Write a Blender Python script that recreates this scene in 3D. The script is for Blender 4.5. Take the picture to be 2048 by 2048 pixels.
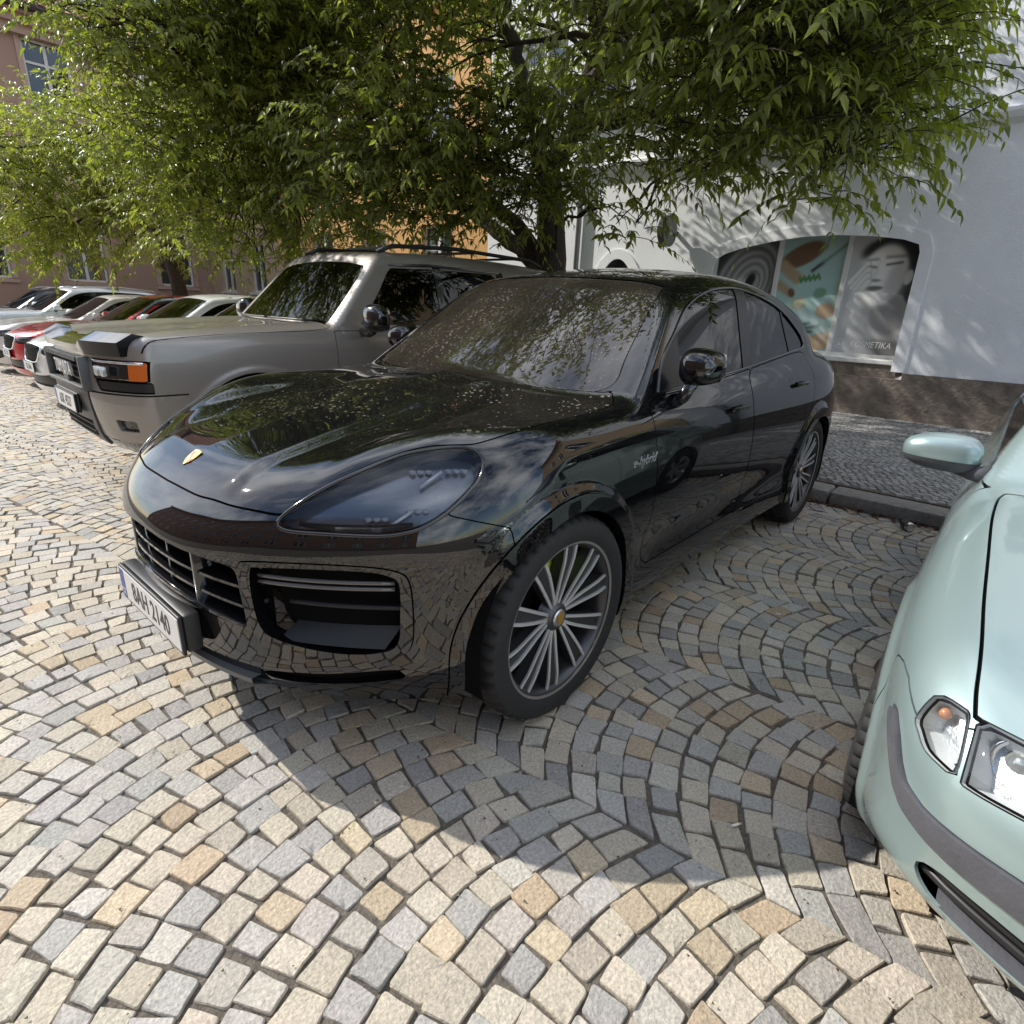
import bpy, bmesh, math, random
import numpy as np
from mathutils import Matrix, Vector
for o in list(bpy.data.objects): bpy.data.objects.remove(o)
SC = bpy.context.scene; COL = SC.collection
# ---------------------------------------------------------------- camera
CAM = np.array([1.4685, 1.9592, 1.4064]); YAW, PIT, ROL, FPX = 3.84829, .345022, .042911, 1143.09 / 2048
def cam_basis():
    f = np.array([math.cos(YAW) * math.cos(PIT), math.sin(YAW) * math.cos(PIT), -math.sin(PIT)])
    r = np.cross(f, [0, 0, 1]); r /= np.linalg.norm(r); u = np.cross(r, f); c, s = math.cos(ROL), math.sin(ROL)
    return c * r + s * u, -s * r + c * u, f
CR, CU, CF_ = cam_basis()
cd = bpy.data.cameras.new('camera'); co = bpy.data.objects.new('camera', cd); COL.objects.link(co); SC.camera = co
co.matrix_world = Matrix(((CR[0], CU[0], -CF_[0], CAM[0]), (CR[1], CU[1], -CF_[1], CAM[1]), (CR[2], CU[2], -CF_[2], CAM[2]), (0, 0, 0, 1)))
cd.sensor_width = 36; cd.lens = 36 * FPX; cd.clip_start = .05; cd.clip_end = 500
# ---------------------------------------------------------------- sky and sun
SUN = np.array([.42, -1.15, 1.0]); SUN = SUN / np.linalg.norm(SUN)          # towards the sun
w = bpy.data.worlds.new('World'); SC.world = w; w.use_nodes = True; nt = w.node_tree; bg = nt.nodes['Background']
sk = nt.nodes.new('ShaderNodeTexSky'); sk.sky_type = 'NISHITA'; sk.sun_disc = False
sk.sun_elevation = math.asin(SUN[2]); sk.sun_rotation = math.atan2(SUN[0], SUN[1]); sk.air_density = 1.1; sk.dust_density = .5; sk.ozone_density = 2.0
# broken white cloud over the whole dome (seen in the paint and the glass)
tc = nt.nodes.new('ShaderNodeTexCoord'); nz = nt.nodes.new('ShaderNodeTexNoise'); nz.inputs['Scale'].default_value = 2.2; nz.inputs['Detail'].default_value = 7
nz.inputs['Roughness'].default_value = .6
cr_ = nt.nodes.new('ShaderNodeValToRGB'); cr_.color_ramp.elements[0].position = .44; cr_.color_ramp.elements[1].position = .68
mx = nt.nodes.new('ShaderNodeMix'); mx.data_type = 'RGBA'; mx.inputs['B'].default_value = (17.0, 17.3, 17.8, 1)
mm = nt.nodes.new('ShaderNodeMath'); mm.operation = 'MULTIPLY'; mm.inputs[1].default_value = .75
nt.links.new(tc.outputs['Generated'], nz.inputs['Vector']); nt.links.new(nz.outputs['Fac'], cr_.inputs['Fac']); nt.links.new(cr_.outputs['Color'], mm.inputs[0])
nt.links.new(mm.outputs[0], mx.inputs['Factor']); nt.links.new(sk.outputs['Color'], mx.inputs['A']); nt.links.new(mx.outputs['Result'], bg.inputs['Color'])
bg.inputs['Strength'].default_value = .128
sd = bpy.data.lights.new('sun', 'SUN'); sd.energy = 4.0; sd.angle = math.radians(.53); sd.color = (1, .955, .88)
so = bpy.data.objects.new('sun', sd); COL.objects.link(so); so.rotation_euler = Vector(SUN).to_track_quat('Z', 'Y').to_euler(); so.location = (10, -20, 25)
VS = SC.view_settings; VS.view_transform = 'Standard'; VS.look = 'None'; VS.exposure = .42; VS.gamma = 1
SC.render.engine = 'CYCLES'
# ---------------------------------------------------------------- scene helpers
RNG = np.random.default_rng(7); random.seed(7)
def tag(o, label=None, cat=None, group=None, kind=None):
    if label: o['label'] = label
    if cat: o['category'] = cat
    if group: o['group'] = group
    if kind: o['kind'] = kind
    return o
def link(o, parent=None):
    COL.objects.link(o)
    if parent is not None: o.parent = parent
    return o
def empty(name, loc=(0, 0, 0), rz=0, **k):
    o = bpy.data.objects.new(name, None); o.location = loc; o.rotation_euler = (0, 0, rz); o.empty_display_size = .2; link(o); return tag(o, **k)
def mesh_obj(name, V, F, mat, parent=None, smooth=False, N=None, col=None, mats=None, mi=None, **k):
    me = bpy.data.meshes.new(name)
    if isinstance(F, np.ndarray):
        V = np.ascontiguousarray(V, np.float32); F = np.ascontiguousarray(F, np.int32); n, w_ = F.shape
        me.vertices.add(len(V)); me.vertices.foreach_set('co', V.ravel()); me.loops.add(n * w_); me.loops.foreach_set('vertex_index', F.ravel())
        me.polygons.add(n); me.polygons.foreach_set('loop_start', np.arange(0, n * w_, w_, dtype=np.int32))
    else: me.from_pydata([tuple(map(float, v)) for v in V], [], [tuple(int(i) for i in f) for f in F])
    for m in (mats or [mat]): me.materials.append(m)
    if mi is not None: me.polygons.foreach_set('material_index', np.ascontiguousarray(mi, np.int32))
    me.polygons.foreach_set('use_smooth', [bool(smooth)] * len(me.polygons) if isinstance(smooth, (bool, str, int)) else list(smooth))
    if col is not None:
        a = me.color_attributes.new('col', 'FLOAT_COLOR', 'POINT'); c = np.ones((len(me.vertices), 4), np.float32); c[:, :col.shape[1]] = col; a.data.foreach_set('color', c.ravel())
    me.update(); me.validate()
    if N is not None and len(N) == len(me.vertices): me.normals_split_custom_set_from_vertices([tuple(map(float, v)) for v in N])
    o = bpy.data.objects.new(name, me); link(o, parent); return tag(o, **k)
class MB:
    """collects simple solids into one mesh"""
    def __init__(s): s.v = []; s.f = []
    def add(s, V, F):
        b = len(s.v); s.v += [tuple(map(float, v)) for v in V]; s.f += [tuple(int(i) + b for i in f) for f in F]; return s
    def box(s, lo, hi):
        (a, b, c), (d, e, f) = lo, hi
        return s.add([(a, b, c), (d, b, c), (d, e, c), (a, e, c), (a, b, f), (d, b, f), (d, e, f), (a, e, f)], [(0, 3, 2, 1), (4, 5, 6, 7), (0, 1, 5, 4), (1, 2, 6, 5), (2, 3, 7, 6), (3, 0, 4, 7)])
    def bbox(s, lo, hi, r=.01):
        """box with chamfered edges"""
        lo, hi = np.array(lo, float), np.array(hi, float); bm = bmesh.new(); bmesh.ops.create_cube(bm, size=1)
        for v in bm.verts: v.co = Vector((lo + hi) / 2 + np.array(v.co) * (hi - lo))
        bmesh.ops.bevel(bm, geom=list(bm.edges), offset=r, segments=2, affect='EDGES', profile=.5)
        bm.verts.index_update(); s.add([v.co[:] for v in bm.verts], [[v.index for v in f.verts] for f in bm.faces]); bm.free(); return s
    def tube(s, pts, rad, n=8, cap=True):
        P = np.array(pts, float); R = np.broadcast_to(np.asarray(rad, float), (len(P),)); T = np.gradient(P, axis=0); T /= np.linalg.norm(T, axis=1, keepdims=True) + 1e-12
        a = np.array([0, 0, 1.]) if abs(T[0][2]) < .9 else np.array([1., 0, 0]); V = []; F = []
        u = np.cross(a, T[0]); u /= np.linalg.norm(u)
        for i in range(len(P)):
            u = u - T[i] * (u @ T[i]); u /= np.linalg.norm(u) + 1e-12; v = np.cross(T[i], u)
            for k in range(n): th = 2 * math.pi * k / n; V.append(P[i] + R[i] * (math.cos(th) * u + math.sin(th) * v))
        for i in range(len(P) - 1):
            for k in range(n): F.append((i * n + k, i * n + (k + 1) % n, (i + 1) * n + (k + 1) % n, (i + 1) * n + k))
        if cap: F += [tuple(range(n))[::-1], tuple(range((len(P) - 1) * n, len(P) * n))]
        return s.add(V, F)
    def lathe(s, prof, n=48, axis='y', c=(0, 0, 0)):
        """profile of (radius, along-axis) pairs revolved"""
        V = []; F = []; m = len(prof)
        for k in range(n):
            a = 2 * math.pi * k / n
            for r, h in prof:
                p = {'y': (r * math.cos(a), h, r * math.sin(a)), 'z': (r * math.cos(a), r * math.sin(a), h), 'x': (h, r * math.cos(a), r * math.sin(a))}[axis]; V.append(np.add(p, c))
        for k in range(n):
            for i in range(m - 1): F.append((k * m + i, k * m + i + 1, ((k + 1) % n) * m + i + 1, ((k + 1) % n) * m + i))
        return s.add(V, F)
    def prism(s, poly, o, u, v, d):
        """2D polygon in the plane (u, v) at o, extruded by vector d"""
        o, u, v, d = map(lambda q: np.array(q, float), (o, u, v, d)); n = len(poly)
        A = [o + u * p[0] + v * p[1] for p in poly]; B = [a + d for a in A]
        return s.add(A + B, [tuple(range(n))[::-1], tuple(range(n, 2 * n))] + [(i, (i + 1) % n, n + (i + 1) % n, n + i) for i in range(n)])
    def obj(s, name, mat, parent=None, smooth=False, **k):
        o = mesh_obj(name, s.v, s.f, mat, parent, smooth=smooth, **k)
        if smooth == 'auto': autosmooth(o)
        return o
def autosmooth(o, ang=40):
    me = o.data; bm = bmesh.new(); bm.from_mesh(me); bmesh.ops.recalc_face_normals(bm, faces=bm.faces)
    for f in bm.faces: f.smooth = True
    for e in bm.edges:
        if len(e.link_faces) != 2 or e.calc_face_angle(0) > math.radians(ang): e.smooth = False
    bm.to_mesh(me); bm.free()
def text_obj(name, txt, size, mat, parent, M, ext=.002, shear=0, spacing=1., bold=0, xs=1.):
    cu = bpy.data.curves.new(name, 'FONT'); cu.body = txt; cu.size = size; cu.extrude = ext; cu.align_x = 'CENTER'; cu.align_y = 'CENTER'; cu.shear = shear; cu.space_character = spacing; cu.offset = bold; cu.resolution_u = 3
    t = bpy.data.objects.new(name, cu); COL.objects.link(t); dg = bpy.context.evaluated_depsgraph_get(); dg.update()
    me = bpy.data.meshes.new_from_object(t.evaluated_get(dg)); COL.objects.unlink(t); bpy.data.objects.remove(t)
    me.materials.clear(); me.materials.append(mat); o = bpy.data.objects.new(name, me); link(o, parent)
    me.transform(Matrix(M) @ Matrix.Diagonal((xs, 1, 1, 1))); return o
def frame(o, x, y, z):
    return ((x[0], y[0], z[0], o[0]), (x[1], y[1], z[1], o[1]), (x[2], y[2], z[2], o[2]), (0, 0, 0, 1))
# ---------------------------------------------------------------- materials
MATS = {}
def mat(name, c=(.5, .5, .5), rough=.6, metal=0., spec=.5, coat=0., noise=0, nscale=8., bump=0., bscale=40., emit=0, attr=False, coatr=.03, alpha=1., trans=0.):
    if name in MATS: return MATS[name]
    m = bpy.data.materials.new(name); m.use_nodes = True; nt = m.node_tree; b = nt.nodes['Principled BSDF']; I = b.inputs
    I['Base Color'].default_value = (*c, 1); I['Roughness'].default_value = rough; I['Metallic'].default_value = metal; I['Specular IOR Level'].default_value = spec
    I['Coat Weight'].default_value = coat; I['Coat Roughness'].default_value = coatr; I['Transmission Weight'].default_value = trans
    tc = nt.nodes.new('ShaderNodeTexCoord'); src = None
    if attr:
        a = nt.nodes.new('ShaderNodeAttribute'); a.attribute_name = 'col'; src = a.outputs['Color']
    if noise:
        n = nt.nodes.new('ShaderNodeTexNoise'); n.inputs['Scale'].default_value = nscale; n.inputs['Detail'].default_value = 8; n.inputs['Roughness'].default_value = .65
        nt.links.new(tc.outputs['Object'], n.inputs['Vector'])
        r = nt.nodes.new('ShaderNodeMapRange'); r.inputs['From Min'].default_value = .25; r.inputs['From Max'].default_value = .75; r.inputs['To Min'].default_value = 1 - noise; r.inputs['To Max'].default_value = 1 + noise
        nt.links.new(n.outputs['Fac'], r.inputs['Value']); x = nt.nodes.new('ShaderNodeMix'); x.data_type = 'RGBA'; x.blend_type = 'MULTIPLY'; x.inputs['Factor'].default_value = 1
        if src is not None: nt.links.new(src, x.inputs['A'])
        else: x.inputs['A'].default_value = (*c, 1)
        nt.links.new(r.outputs['Result'], x.inputs['B']); src = x.outputs['Result']
    if src is not None: nt.links.new(src, I['Base Color'])
    if bump:
        n = nt.nodes.new('ShaderNodeTexNoise'); n.inputs['Scale'].default_value = bscale; n.inputs['Detail'].default_value = 6; n.inputs['Roughness'].default_value = .6
        nt.links.new(tc.outputs['Object'], n.inputs['Vector']); p = nt.nodes.new('ShaderNodeBump'); p.inputs['Distance'].default_value = bump; p.inputs['Strength'].default_value = 1
        nt.links.new(n.outputs['Fac'], p.inputs['Height']); nt.links.new(p.outputs['Normal'], I['Normal'])
    if emit: I['Emission Color'].default_value = (*c, 1); I['Emission Strength'].default_value = emit
    MATS[name] = m; return m
def glass(name, tint=(.3, .32, .31), rough=.0, ior=1.5, haze=0):
    """thin pane: dark tint seen straight on, mirror at grazing angles"""
    if name in MATS: return MATS[name]
    m = bpy.data.materials.new(name); m.use_nodes = True; nt = m.node_tree; nt.nodes.clear(); N = nt.nodes.new
    out = N('ShaderNodeOutputMaterial'); t = N('ShaderNodeBsdfTransparent'); t.inputs['Color'].default_value = (*tint, 1); g = N('ShaderNodeBsdfGlossy'); g.inputs['Roughness'].default_value = rough
    fr = N('ShaderNodeFresnel'); fr.inputs['IOR'].default_value = ior; x = N('ShaderNodeMixShader')
    nt.links.new(fr.outputs[0], x.inputs[0]); nt.links.new(t.outputs[0], x.inputs[1]); nt.links.new(g.outputs[0], x.inputs[2]); last = x.outputs[0]
    if haze:
        d = N('ShaderNodeBsdfDiffuse'); d.inputs['Color'].default_value = (.36, .30, .25, 1); y = N('ShaderNodeMixShader'); f = speck(nt, haze, 62., thin=.30)  # dirt spots, plus a brown film that paints in the windscreen's pale reflections
        nt.links.new(f, y.inputs[0]); nt.links.new(last, y.inputs[1]); nt.links.new(d.outputs[0], y.inputs[2]); last = y.outputs[0]
    nt.links.new(last, out.inputs[0]); MATS[name] = m; return m
def speck(nt, amount, scale=90., xr=None, thin=.035):
    """dried rain-drop dirt: a mask of small irregular spots, thicker in drifts, plus a thin film (on glass also a painted pale sheen)"""
    N = nt.nodes.new; L = nt.links.new; tc = N('ShaderNodeTexCoord')
    v = N('ShaderNodeTexVoronoi'); v.inputs['Scale'].default_value = scale; v.inputs['Randomness'].default_value = 1; L(tc.outputs['Object'], v.inputs['Vector'])
    n = N('ShaderNodeTexNoise'); n.inputs['Scale'].default_value = 2.3; n.inputs['Detail'].default_value = 4; L(tc.outputs['Object'], n.inputs['Vector'])
    n2 = N('ShaderNodeTexNoise'); n2.inputs['Scale'].default_value = 260; n2.inputs['Detail'].default_value = 3; L(tc.outputs['Object'], n2.inputs['Vector'])
    sz = N('ShaderNodeMapRange'); sz.inputs['From Min'].default_value = .40; sz.inputs['From Max'].default_value = .72; sz.inputs['To Min'].default_value = .10; sz.inputs['To Max'].default_value = .62; L(n.outputs['Fac'], sz.inputs['Value'])
    wn = N('ShaderNodeMath'); wn.operation = 'MULTIPLY'; L(v.outputs['Color'], wn.inputs[0]); L(sz.outputs['Result'], wn.inputs[1])
    lt = N('ShaderNodeMath'); lt.operation = 'LESS_THAN'; L(v.outputs['Distance'], lt.inputs[0]); L(wn.outputs[0], lt.inputs[1])
    a = N('ShaderNodeMath'); a.operation = 'MULTIPLY'; L(lt.outputs[0], a.inputs[0]); L(n2.outputs['Fac'], a.inputs[1])
    b = N('ShaderNodeMath'); b.operation = 'MULTIPLY_ADD'; L(n.outputs['Fac'], b.inputs[0]); b.inputs[1].default_value = thin * amount; L(a.outputs[0], b.inputs[2])
    c = N('ShaderNodeMath'); c.operation = 'MULTIPLY'; c.inputs[1].default_value = min(amount, 1.); L(b.outputs[0], c.inputs[0]); c.use_clamp = True
    if xr is not None:
        sp = N('ShaderNodeSeparateXYZ'); L(tc.outputs['Object'], sp.inputs[0]); r = N('ShaderNodeMapRange'); r.inputs['From Min'].default_value = xr[0]; r.inputs['From Max'].default_value = xr[1]; r.inputs['To Min'].default_value = .12; L(sp.outputs['X'], r.inputs['Value'])
        e = N('ShaderNodeMath'); e.operation = 'MULTIPLY'; L(c.outputs[0], e.inputs[0]); L(r.outputs['Result'], e.inputs[1]); return e.outputs[0]
    return c.outputs[0]
def paint(name, c, metal=.0, rough=.35, coat=1., dust=0, flake=0, coatr=.02, film=(.30, .26, .2), sscale=90., xr=None):
    if name in MATS: return MATS[name]
    m = mat(name, c, rough, metal, 0. if max(c) < .01 else .5, coat, coatr=coatr); nt = m.node_tree; b = nt.nodes['Principled BSDF']; b.inputs['Coat IOR'].default_value = 1.74 if max(c) < .01 else 1.5
    if dust:
        f = speck(nt, dust, sscale, xr); d = nt.nodes.new('ShaderNodeBsdfDiffuse'); d.inputs['Color'].default_value = (*film, 1); x = nt.nodes.new('ShaderNodeMixShader'); out = nt.nodes['Material Output']
        nt.links.new(f, x.inputs[0]); nt.links.new(b.outputs[0], x.inputs[1]); nt.links.new(d.outputs[0], x.inputs[2]); nt.links.new(x.outputs[0], out.inputs[0])
    return m
RUB = mat('black_rubber', (.018, .018, .018), .75, noise=.25, nscale=30, bump=.0006, bscale=300)
PLB = mat('black_plastic', (.018, .018, .019), .42, spec=.4)
PLG = mat('gloss_black', (.008, .008, .009), .12, coat=1)
VOID = mat('dark_void', (.004, .004, .004), .95, spec=.1)
CHR = mat('chrome', (.75, .76, .77), .1, 1.)
ALU = mat('machined_alloy', (.62, .62, .63), .28, 1.)
GRY = mat('grey_alloy', (.10, .10, .105), .4, .8)
# ---------------------------------------------------------------- splines and implicit car bodies
def spl(pts, n=3000):
    """natural cubic spline through (x, y) pairs -> fast vectorised function, constant slope outside"""
    p = np.array(sorted(pts), float); x, y = p[:, 0], p[:, 1]; m = len(x)
    if m == 2:
        def lin(q): return y[0] + (y[1] - y[0]) * (np.clip(q, x[0], x[1]) - x[0]) / (x[1] - x[0])
        return lin
    h = np.diff(x); A = np.eye(m); b = np.zeros(m)
    for i in range(1, m - 1):
        A[i, i - 1] = h[i - 1]; A[i, i] = 2 * (h[i - 1] + h[i]); A[i, i + 1] = h[i]
        b[i] = 6 * ((y[i + 1] - y[i]) / h[i] - (y[i] - y[i - 1]) / h[i - 1])
    M = np.linalg.solve(A, b)
    q = np.linspace(x[0], x[-1], n); i = np.clip(np.searchsorted(x, q) - 1, 0, m - 2); t = q - x[i]; hh = h[i]
    v = y[i] + t * ((y[i + 1] - y[i]) / hh - hh * (2 * M[i] + M[i + 1]) / 6) + t * t * M[i] / 2 + t ** 3 * (M[i + 1] - M[i]) / (6 * hh)
    return lambda s: np.interp(s, q, v)
def smax(a, b, k):
    h = np.clip(.5 + .5 * (a - b) / k, 0, 1)
    return b + (a - b) * h + k * h * (1 - h)
def smin(a, b, k): return -smax(-a, -b, k)
def sstep(a, b, x):
    t = np.clip((x - a) / (b - a), 0, 1); return t * t * (3 - 2 * t)
class Shape:
    """body = side sheet, top sheet, nose sheet and tail sheet meeting in rounded edges, plus a greenhouse"""
    def __init__(s, d):
        s.d = d
        s.S0 = spl(d['S0']); s.Sz = spl(d['Sz']); s.F = spl(d['F']); s.cF = d['cF']; s.R = spl(d['R']); s.cR = d['cR']
        s.zc = spl(d['hood']); s.ty = np.array(d['Ty']); s.tx = [r[0] for r in d['T']]
        s.tc = [spl([(r[0], r[1][j]) for r in d['T']]) for j in range(len(s.ty))]
        eye = np.eye(len(s.ty)); s.tb = [spl(list(zip(s.ty, eye[j]))) for j in range(len(s.ty))]
        s.roof = spl(d['roof']); s.crown = d['crown']; s.G = spl(d['G'])
        (bx, bz), (tx, tz) = d['ws']; L = math.hypot(tz - bz, bx - tx); s.wn = ((tz - bz) / L, (bx - tx) / L); s.wb = (bx, bz); s.wc = d['wsc']
        (bx, bz), (tx, tz) = d['rw']; L = math.hypot(tz - bz, tx - bx); s.rn = (-(tz - bz) / L, (tx - bx) / L); s.rb = (bx, bz)
        s.k = d['k']; s.extra = d.get('extra'); s.zax = d.get('zax', .55); s.wheels = d['wheels']; s.flare = d.get('flare', (.40, .47, .016))
        s.pw = d.get('pw', 2.0)
    def T(s, x, y):
        y = np.minimum(y, s.ty[-1]); o = s.zc(x)
        for c, b in zip(s.tc, s.tb): o = o + c(x) * b(y)
        return o
    def f(s, P):
        x = P[..., 0]; y = np.sqrt(P[..., 1] ** 2 + 1e-6); z = P[..., 2]; k = s.k
        side = y - s.S0(x) - s.Sz(z)
        r0, r1, a = s.flare
        for wx, wz in s.wheels:
            r = np.hypot(x - wx, z - wz); side = side - a * (1 - sstep(r1 - .02, r1 + .03, r)) * sstep(.3, .6, y)
        top = (z - s.T(x, y)) * .93
        front = (x - s.F(z) + s.cF * y ** s.pw) / np.sqrt(1 + (s.pw * s.cF * y ** (s.pw - 1)) ** 2)
        rear = s.R(z) + s.cR * y * y - x
        if s.extra is not None: side, top, front = s.extra(x, y, z, side, top, front)
        b = smax(side, top, k['st']); b = smax(b, front, k['f']); b = smax(b, rear, k['f'])
        gs = (y - s.G(z) + s.d.get('gtap', 0.) * sstep(s.d.get('gx', -2.9), s.d.get('gx', -2.9) - 1.0, x)) * .93
        gt = z - s.roof(x) + s.crown * y * y
        ws = s.wn[0] * (x - s.wb[0] + s.wc * y * y) + s.wn[1] * (z - s.wb[1])
        rw = s.rn[0] * (x - s.rb[0] - s.d.get('rwc', .15) * y * y) + s.rn[1] * (z - s.rb[1])
        g = smax(gs, gt, k['r']); g = np.maximum(g, s.d.get('zg', .95) - z); g = smax(g, ws, k['w']); g = smax(g, rw, k['w'])
        return smin(b, g, k['u'])
    def grad(s, P, e=.004):
        g = np.stack([s.f(P + e * np.eye(3)[i]) - s.f(P - e * np.eye(3)[i]) for i in range(3)], -1)
        return g / (np.linalg.norm(g, axis=-1, keepdims=True) + 1e-12)
    def cast(s, O, D, tmax=2.6, n=60):
        """first surface crossing going INWARD from outside along rays O + t D (star shape: last crossing from the axis)"""
        lo = np.zeros(O.shape[:-1]); hi = np.full(O.shape[:-1], tmax); step = tmax / n; t = np.full(O.shape[:-1], tmax); done = np.zeros(O.shape[:-1], bool)
        for i in range(n):
            t2 = t - step; v = s.f(O + t2[..., None] * D) <= 0; new = v & ~done
            lo = np.where(new, t2, lo); hi = np.where(new, t2 + step, hi); done |= v; t = t2
        for _ in range(22):
            m = .5 * (lo + hi); v = s.f(O + m[..., None] * D) <= 0
            lo = np.where(v, m, lo); hi = np.where(v, hi, m)
        return O + (.5 * (lo + hi))[..., None] * D
    def shell(s, xr, xf, ns, nf, nr, nphi, phi0=-24):
        """half shell y >= 0 as triangles"""
        ph = np.radians(np.linspace(phi0, 90, nphi)); O = []; A = []
        for a in np.linspace(180, 90, nr + 1)[:-1]: O.append(xr); A.append(a)
        for x in np.linspace(xr, xf, ns): O.append(x); A.append(90)
        for a in np.linspace(90, 0, nf + 1)[1:]: O.append(xf); A.append(a)
        A = np.radians(np.array(A)); m = len(A)
        Og = np.zeros((m, nphi, 3)); Og[..., 0] = np.array(O)[:, None]; Og[..., 2] = s.zax
        D = np.stack([np.cos(A)[:, None] * np.cos(ph), np.sin(A)[:, None] * np.cos(ph), np.ones((m, 1)) * np.sin(ph)], -1)
        V = s.cast(Og, D); V[..., 1] = np.maximum(V[..., 1], 0)
        V[0, :, 1] = 0; V[-1, :, 1] = 0; V[:, -1, 1] = 0
        idx = np.arange(m * nphi).reshape(m, nphi)
        a, b, c, d = idx[:-1, :-1].ravel(), idx[1:, :-1].ravel(), idx[1:, 1:].ravel(), idx[:-1, 1:].ravel()
        F = np.concatenate([np.stack([a, c, b], 1), np.stack([a, d, c], 1)])
        return V.reshape(-1, 3), F
# ---------------------------------------------------------------- cutting triangle soups along scalar fields
def compact(V, F):
    u, inv = np.unique(F.ravel(), return_inverse=True)
    return V[u], inv.reshape(F.shape)
def clip(V, F, g, both=True):
    """split triangles along g = 0; returns (inside g<0), (outside)"""
    g = np.where(np.abs(g) < 1e-7, 1e-7, g); s = g[F] < 0; cnt = s.sum(1)
    ins = [F[cnt == 3]]; out = [F[cnt == 0]]; nv = [V]; base = len(V); cache = {}
    mix = F[(cnt == 1) | (cnt == 2)]
    if len(mix):
        sm = g[mix] < 0; c = sm.sum(1); lone = np.where(c == 1, np.argmax(sm, 1), np.argmin(sm, 1))
        r = np.arange(len(mix)); a = mix[r, lone]; b = mix[r, (lone + 1) % 3]; d = mix[r, (lone + 2) % 3]
        def cut(p, q):
            lo, hi = np.minimum(p, q), np.maximum(p, q); key = lo.astype(np.int64) * (base + 1) + hi
            return key, lo, hi
        k1, l1, h1 = cut(a, b); k2, l2, h2 = cut(a, d)
        keys = np.concatenate([k1, k2]); u, first, inv = np.unique(keys, return_index=True, return_inverse=True)
        lo = np.concatenate([l1, l2])[first]; hi = np.concatenate([h1, h2])[first]
        t = g[lo] / (g[lo] - g[hi]); nv.append(V[lo] + t[:, None] * (V[hi] - V[lo]))
        e1 = base + inv[:len(mix)]; e2 = base + inv[len(mix):]
        tip = np.stack([a, e1, e2], 1); q1 = np.stack([e1, b, d], 1); q2 = np.stack([e1, d, e2], 1); o = c == 1
        ins += [tip[o], q1[~o], q2[~o]]; out += [tip[~o], q1[o], q2[o]]
    V = np.concatenate(nv); I = compact(V, np.concatenate(ins))
    return I, (compact(V, np.concatenate(out)) if both else None)
def sdpoly(p, poly):
    """signed distance (negative inside) of 2D points to a closed polygon"""
    poly = np.asarray(poly, float); d = np.full(len(p), 1e9); ins = np.zeros(len(p), bool)
    for i in range(len(poly)):
        a, b = poly[i - 1], poly[i]; e = b - a; w = p - a
        t = np.clip((w @ e) / (e @ e + 1e-12), 0, 1); d = np.minimum(d, np.hypot(*(w - t[:, None] * e).T))
        c = (a[1] > p[:, 1]) != (b[1] > p[:, 1])
        with np.errstate(divide='ignore', invalid='ignore'):
            xx = a[0] + (p[:, 1] - a[1]) / (e[1] if abs(e[1]) > 1e-12 else 1e-12) * e[0]
        ins ^= c & (p[:, 0] < xx)
    return np.where(ins, -d, d)
def smooth_poly(pts, n=8, closed=True):
    """Catmull-Rom through the points; a point written (x, y, 1) stays a sharp corner"""
    P = [np.array(p[:-1] if False else p, float) for p in pts]
    c = [len(p) == 3 and p[2] == 1 for p in pts]; P = [np.array(p[:2], float) for p in pts]; m = len(P); out = []
    for i in range(m if closed else m - 1):
        p1, p2 = P[i], P[(i + 1) % m]
        p0 = P[i - 1] if (closed or i > 0) else p1; p3 = P[(i + 2) % m] if (closed or i < m - 2) else p2
        if c[i]: p0 = p1
        if c[(i + 1) % m]: p3 = p2
        for t in np.linspace(0, 1, n, endpoint=False):
            out.append(.5 * (2 * p1 + (p2 - p0) * t + (2 * p0 - 5 * p1 + 4 * p2 - p3) * t * t + (3 * p1 - p0 - 3 * p2 + p3) * t ** 3))
    if not closed: out.append(P[-1])
    return np.array(out)
def boundary(F):
    E = np.concatenate([F[:, [0, 1]], F[:, [1, 2]], F[:, [2, 0]]]); key = np.sort(E, 1)
    u, inv, cn = np.unique(key, axis=0, return_inverse=True, return_counts=True)
    return E[cn[inv.ravel()] == 1]
def skirt(V, F, off):
    """add a return flange: boundary edges pulled by off (3-vector or per-vertex array)"""
    E = boundary(F); u, inv = np.unique(E.ravel(), return_inverse=True); E2 = inv.reshape(E.shape) + len(V)
    o = off[u] if getattr(off, 'ndim', 1) == 2 else np.asarray(off)
    V2 = np.concatenate([V, V[u] + o])
    Q = np.concatenate([np.stack([E[:, 1], E[:, 0], E2[:, 0]], 1), np.stack([E[:, 1], E2[:, 0], E2[:, 1]], 1)])
    return V2, np.concatenate([F, Q]), len(V)
def mirror(V, F):
    return V * [1, -1, 1], F[:, ::-1]
def both(V, F):
    """weld a half to its mirror image along y = 0"""
    n = len(V); m = np.abs(V[:, 1]) < 1e-6; mp = np.arange(n) + n; mp[m] = np.arange(n)[m]
    return compact(np.concatenate([V, V * [1, -1, 1]]), np.concatenate([F, mp[F][:, ::-1]]))
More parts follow.
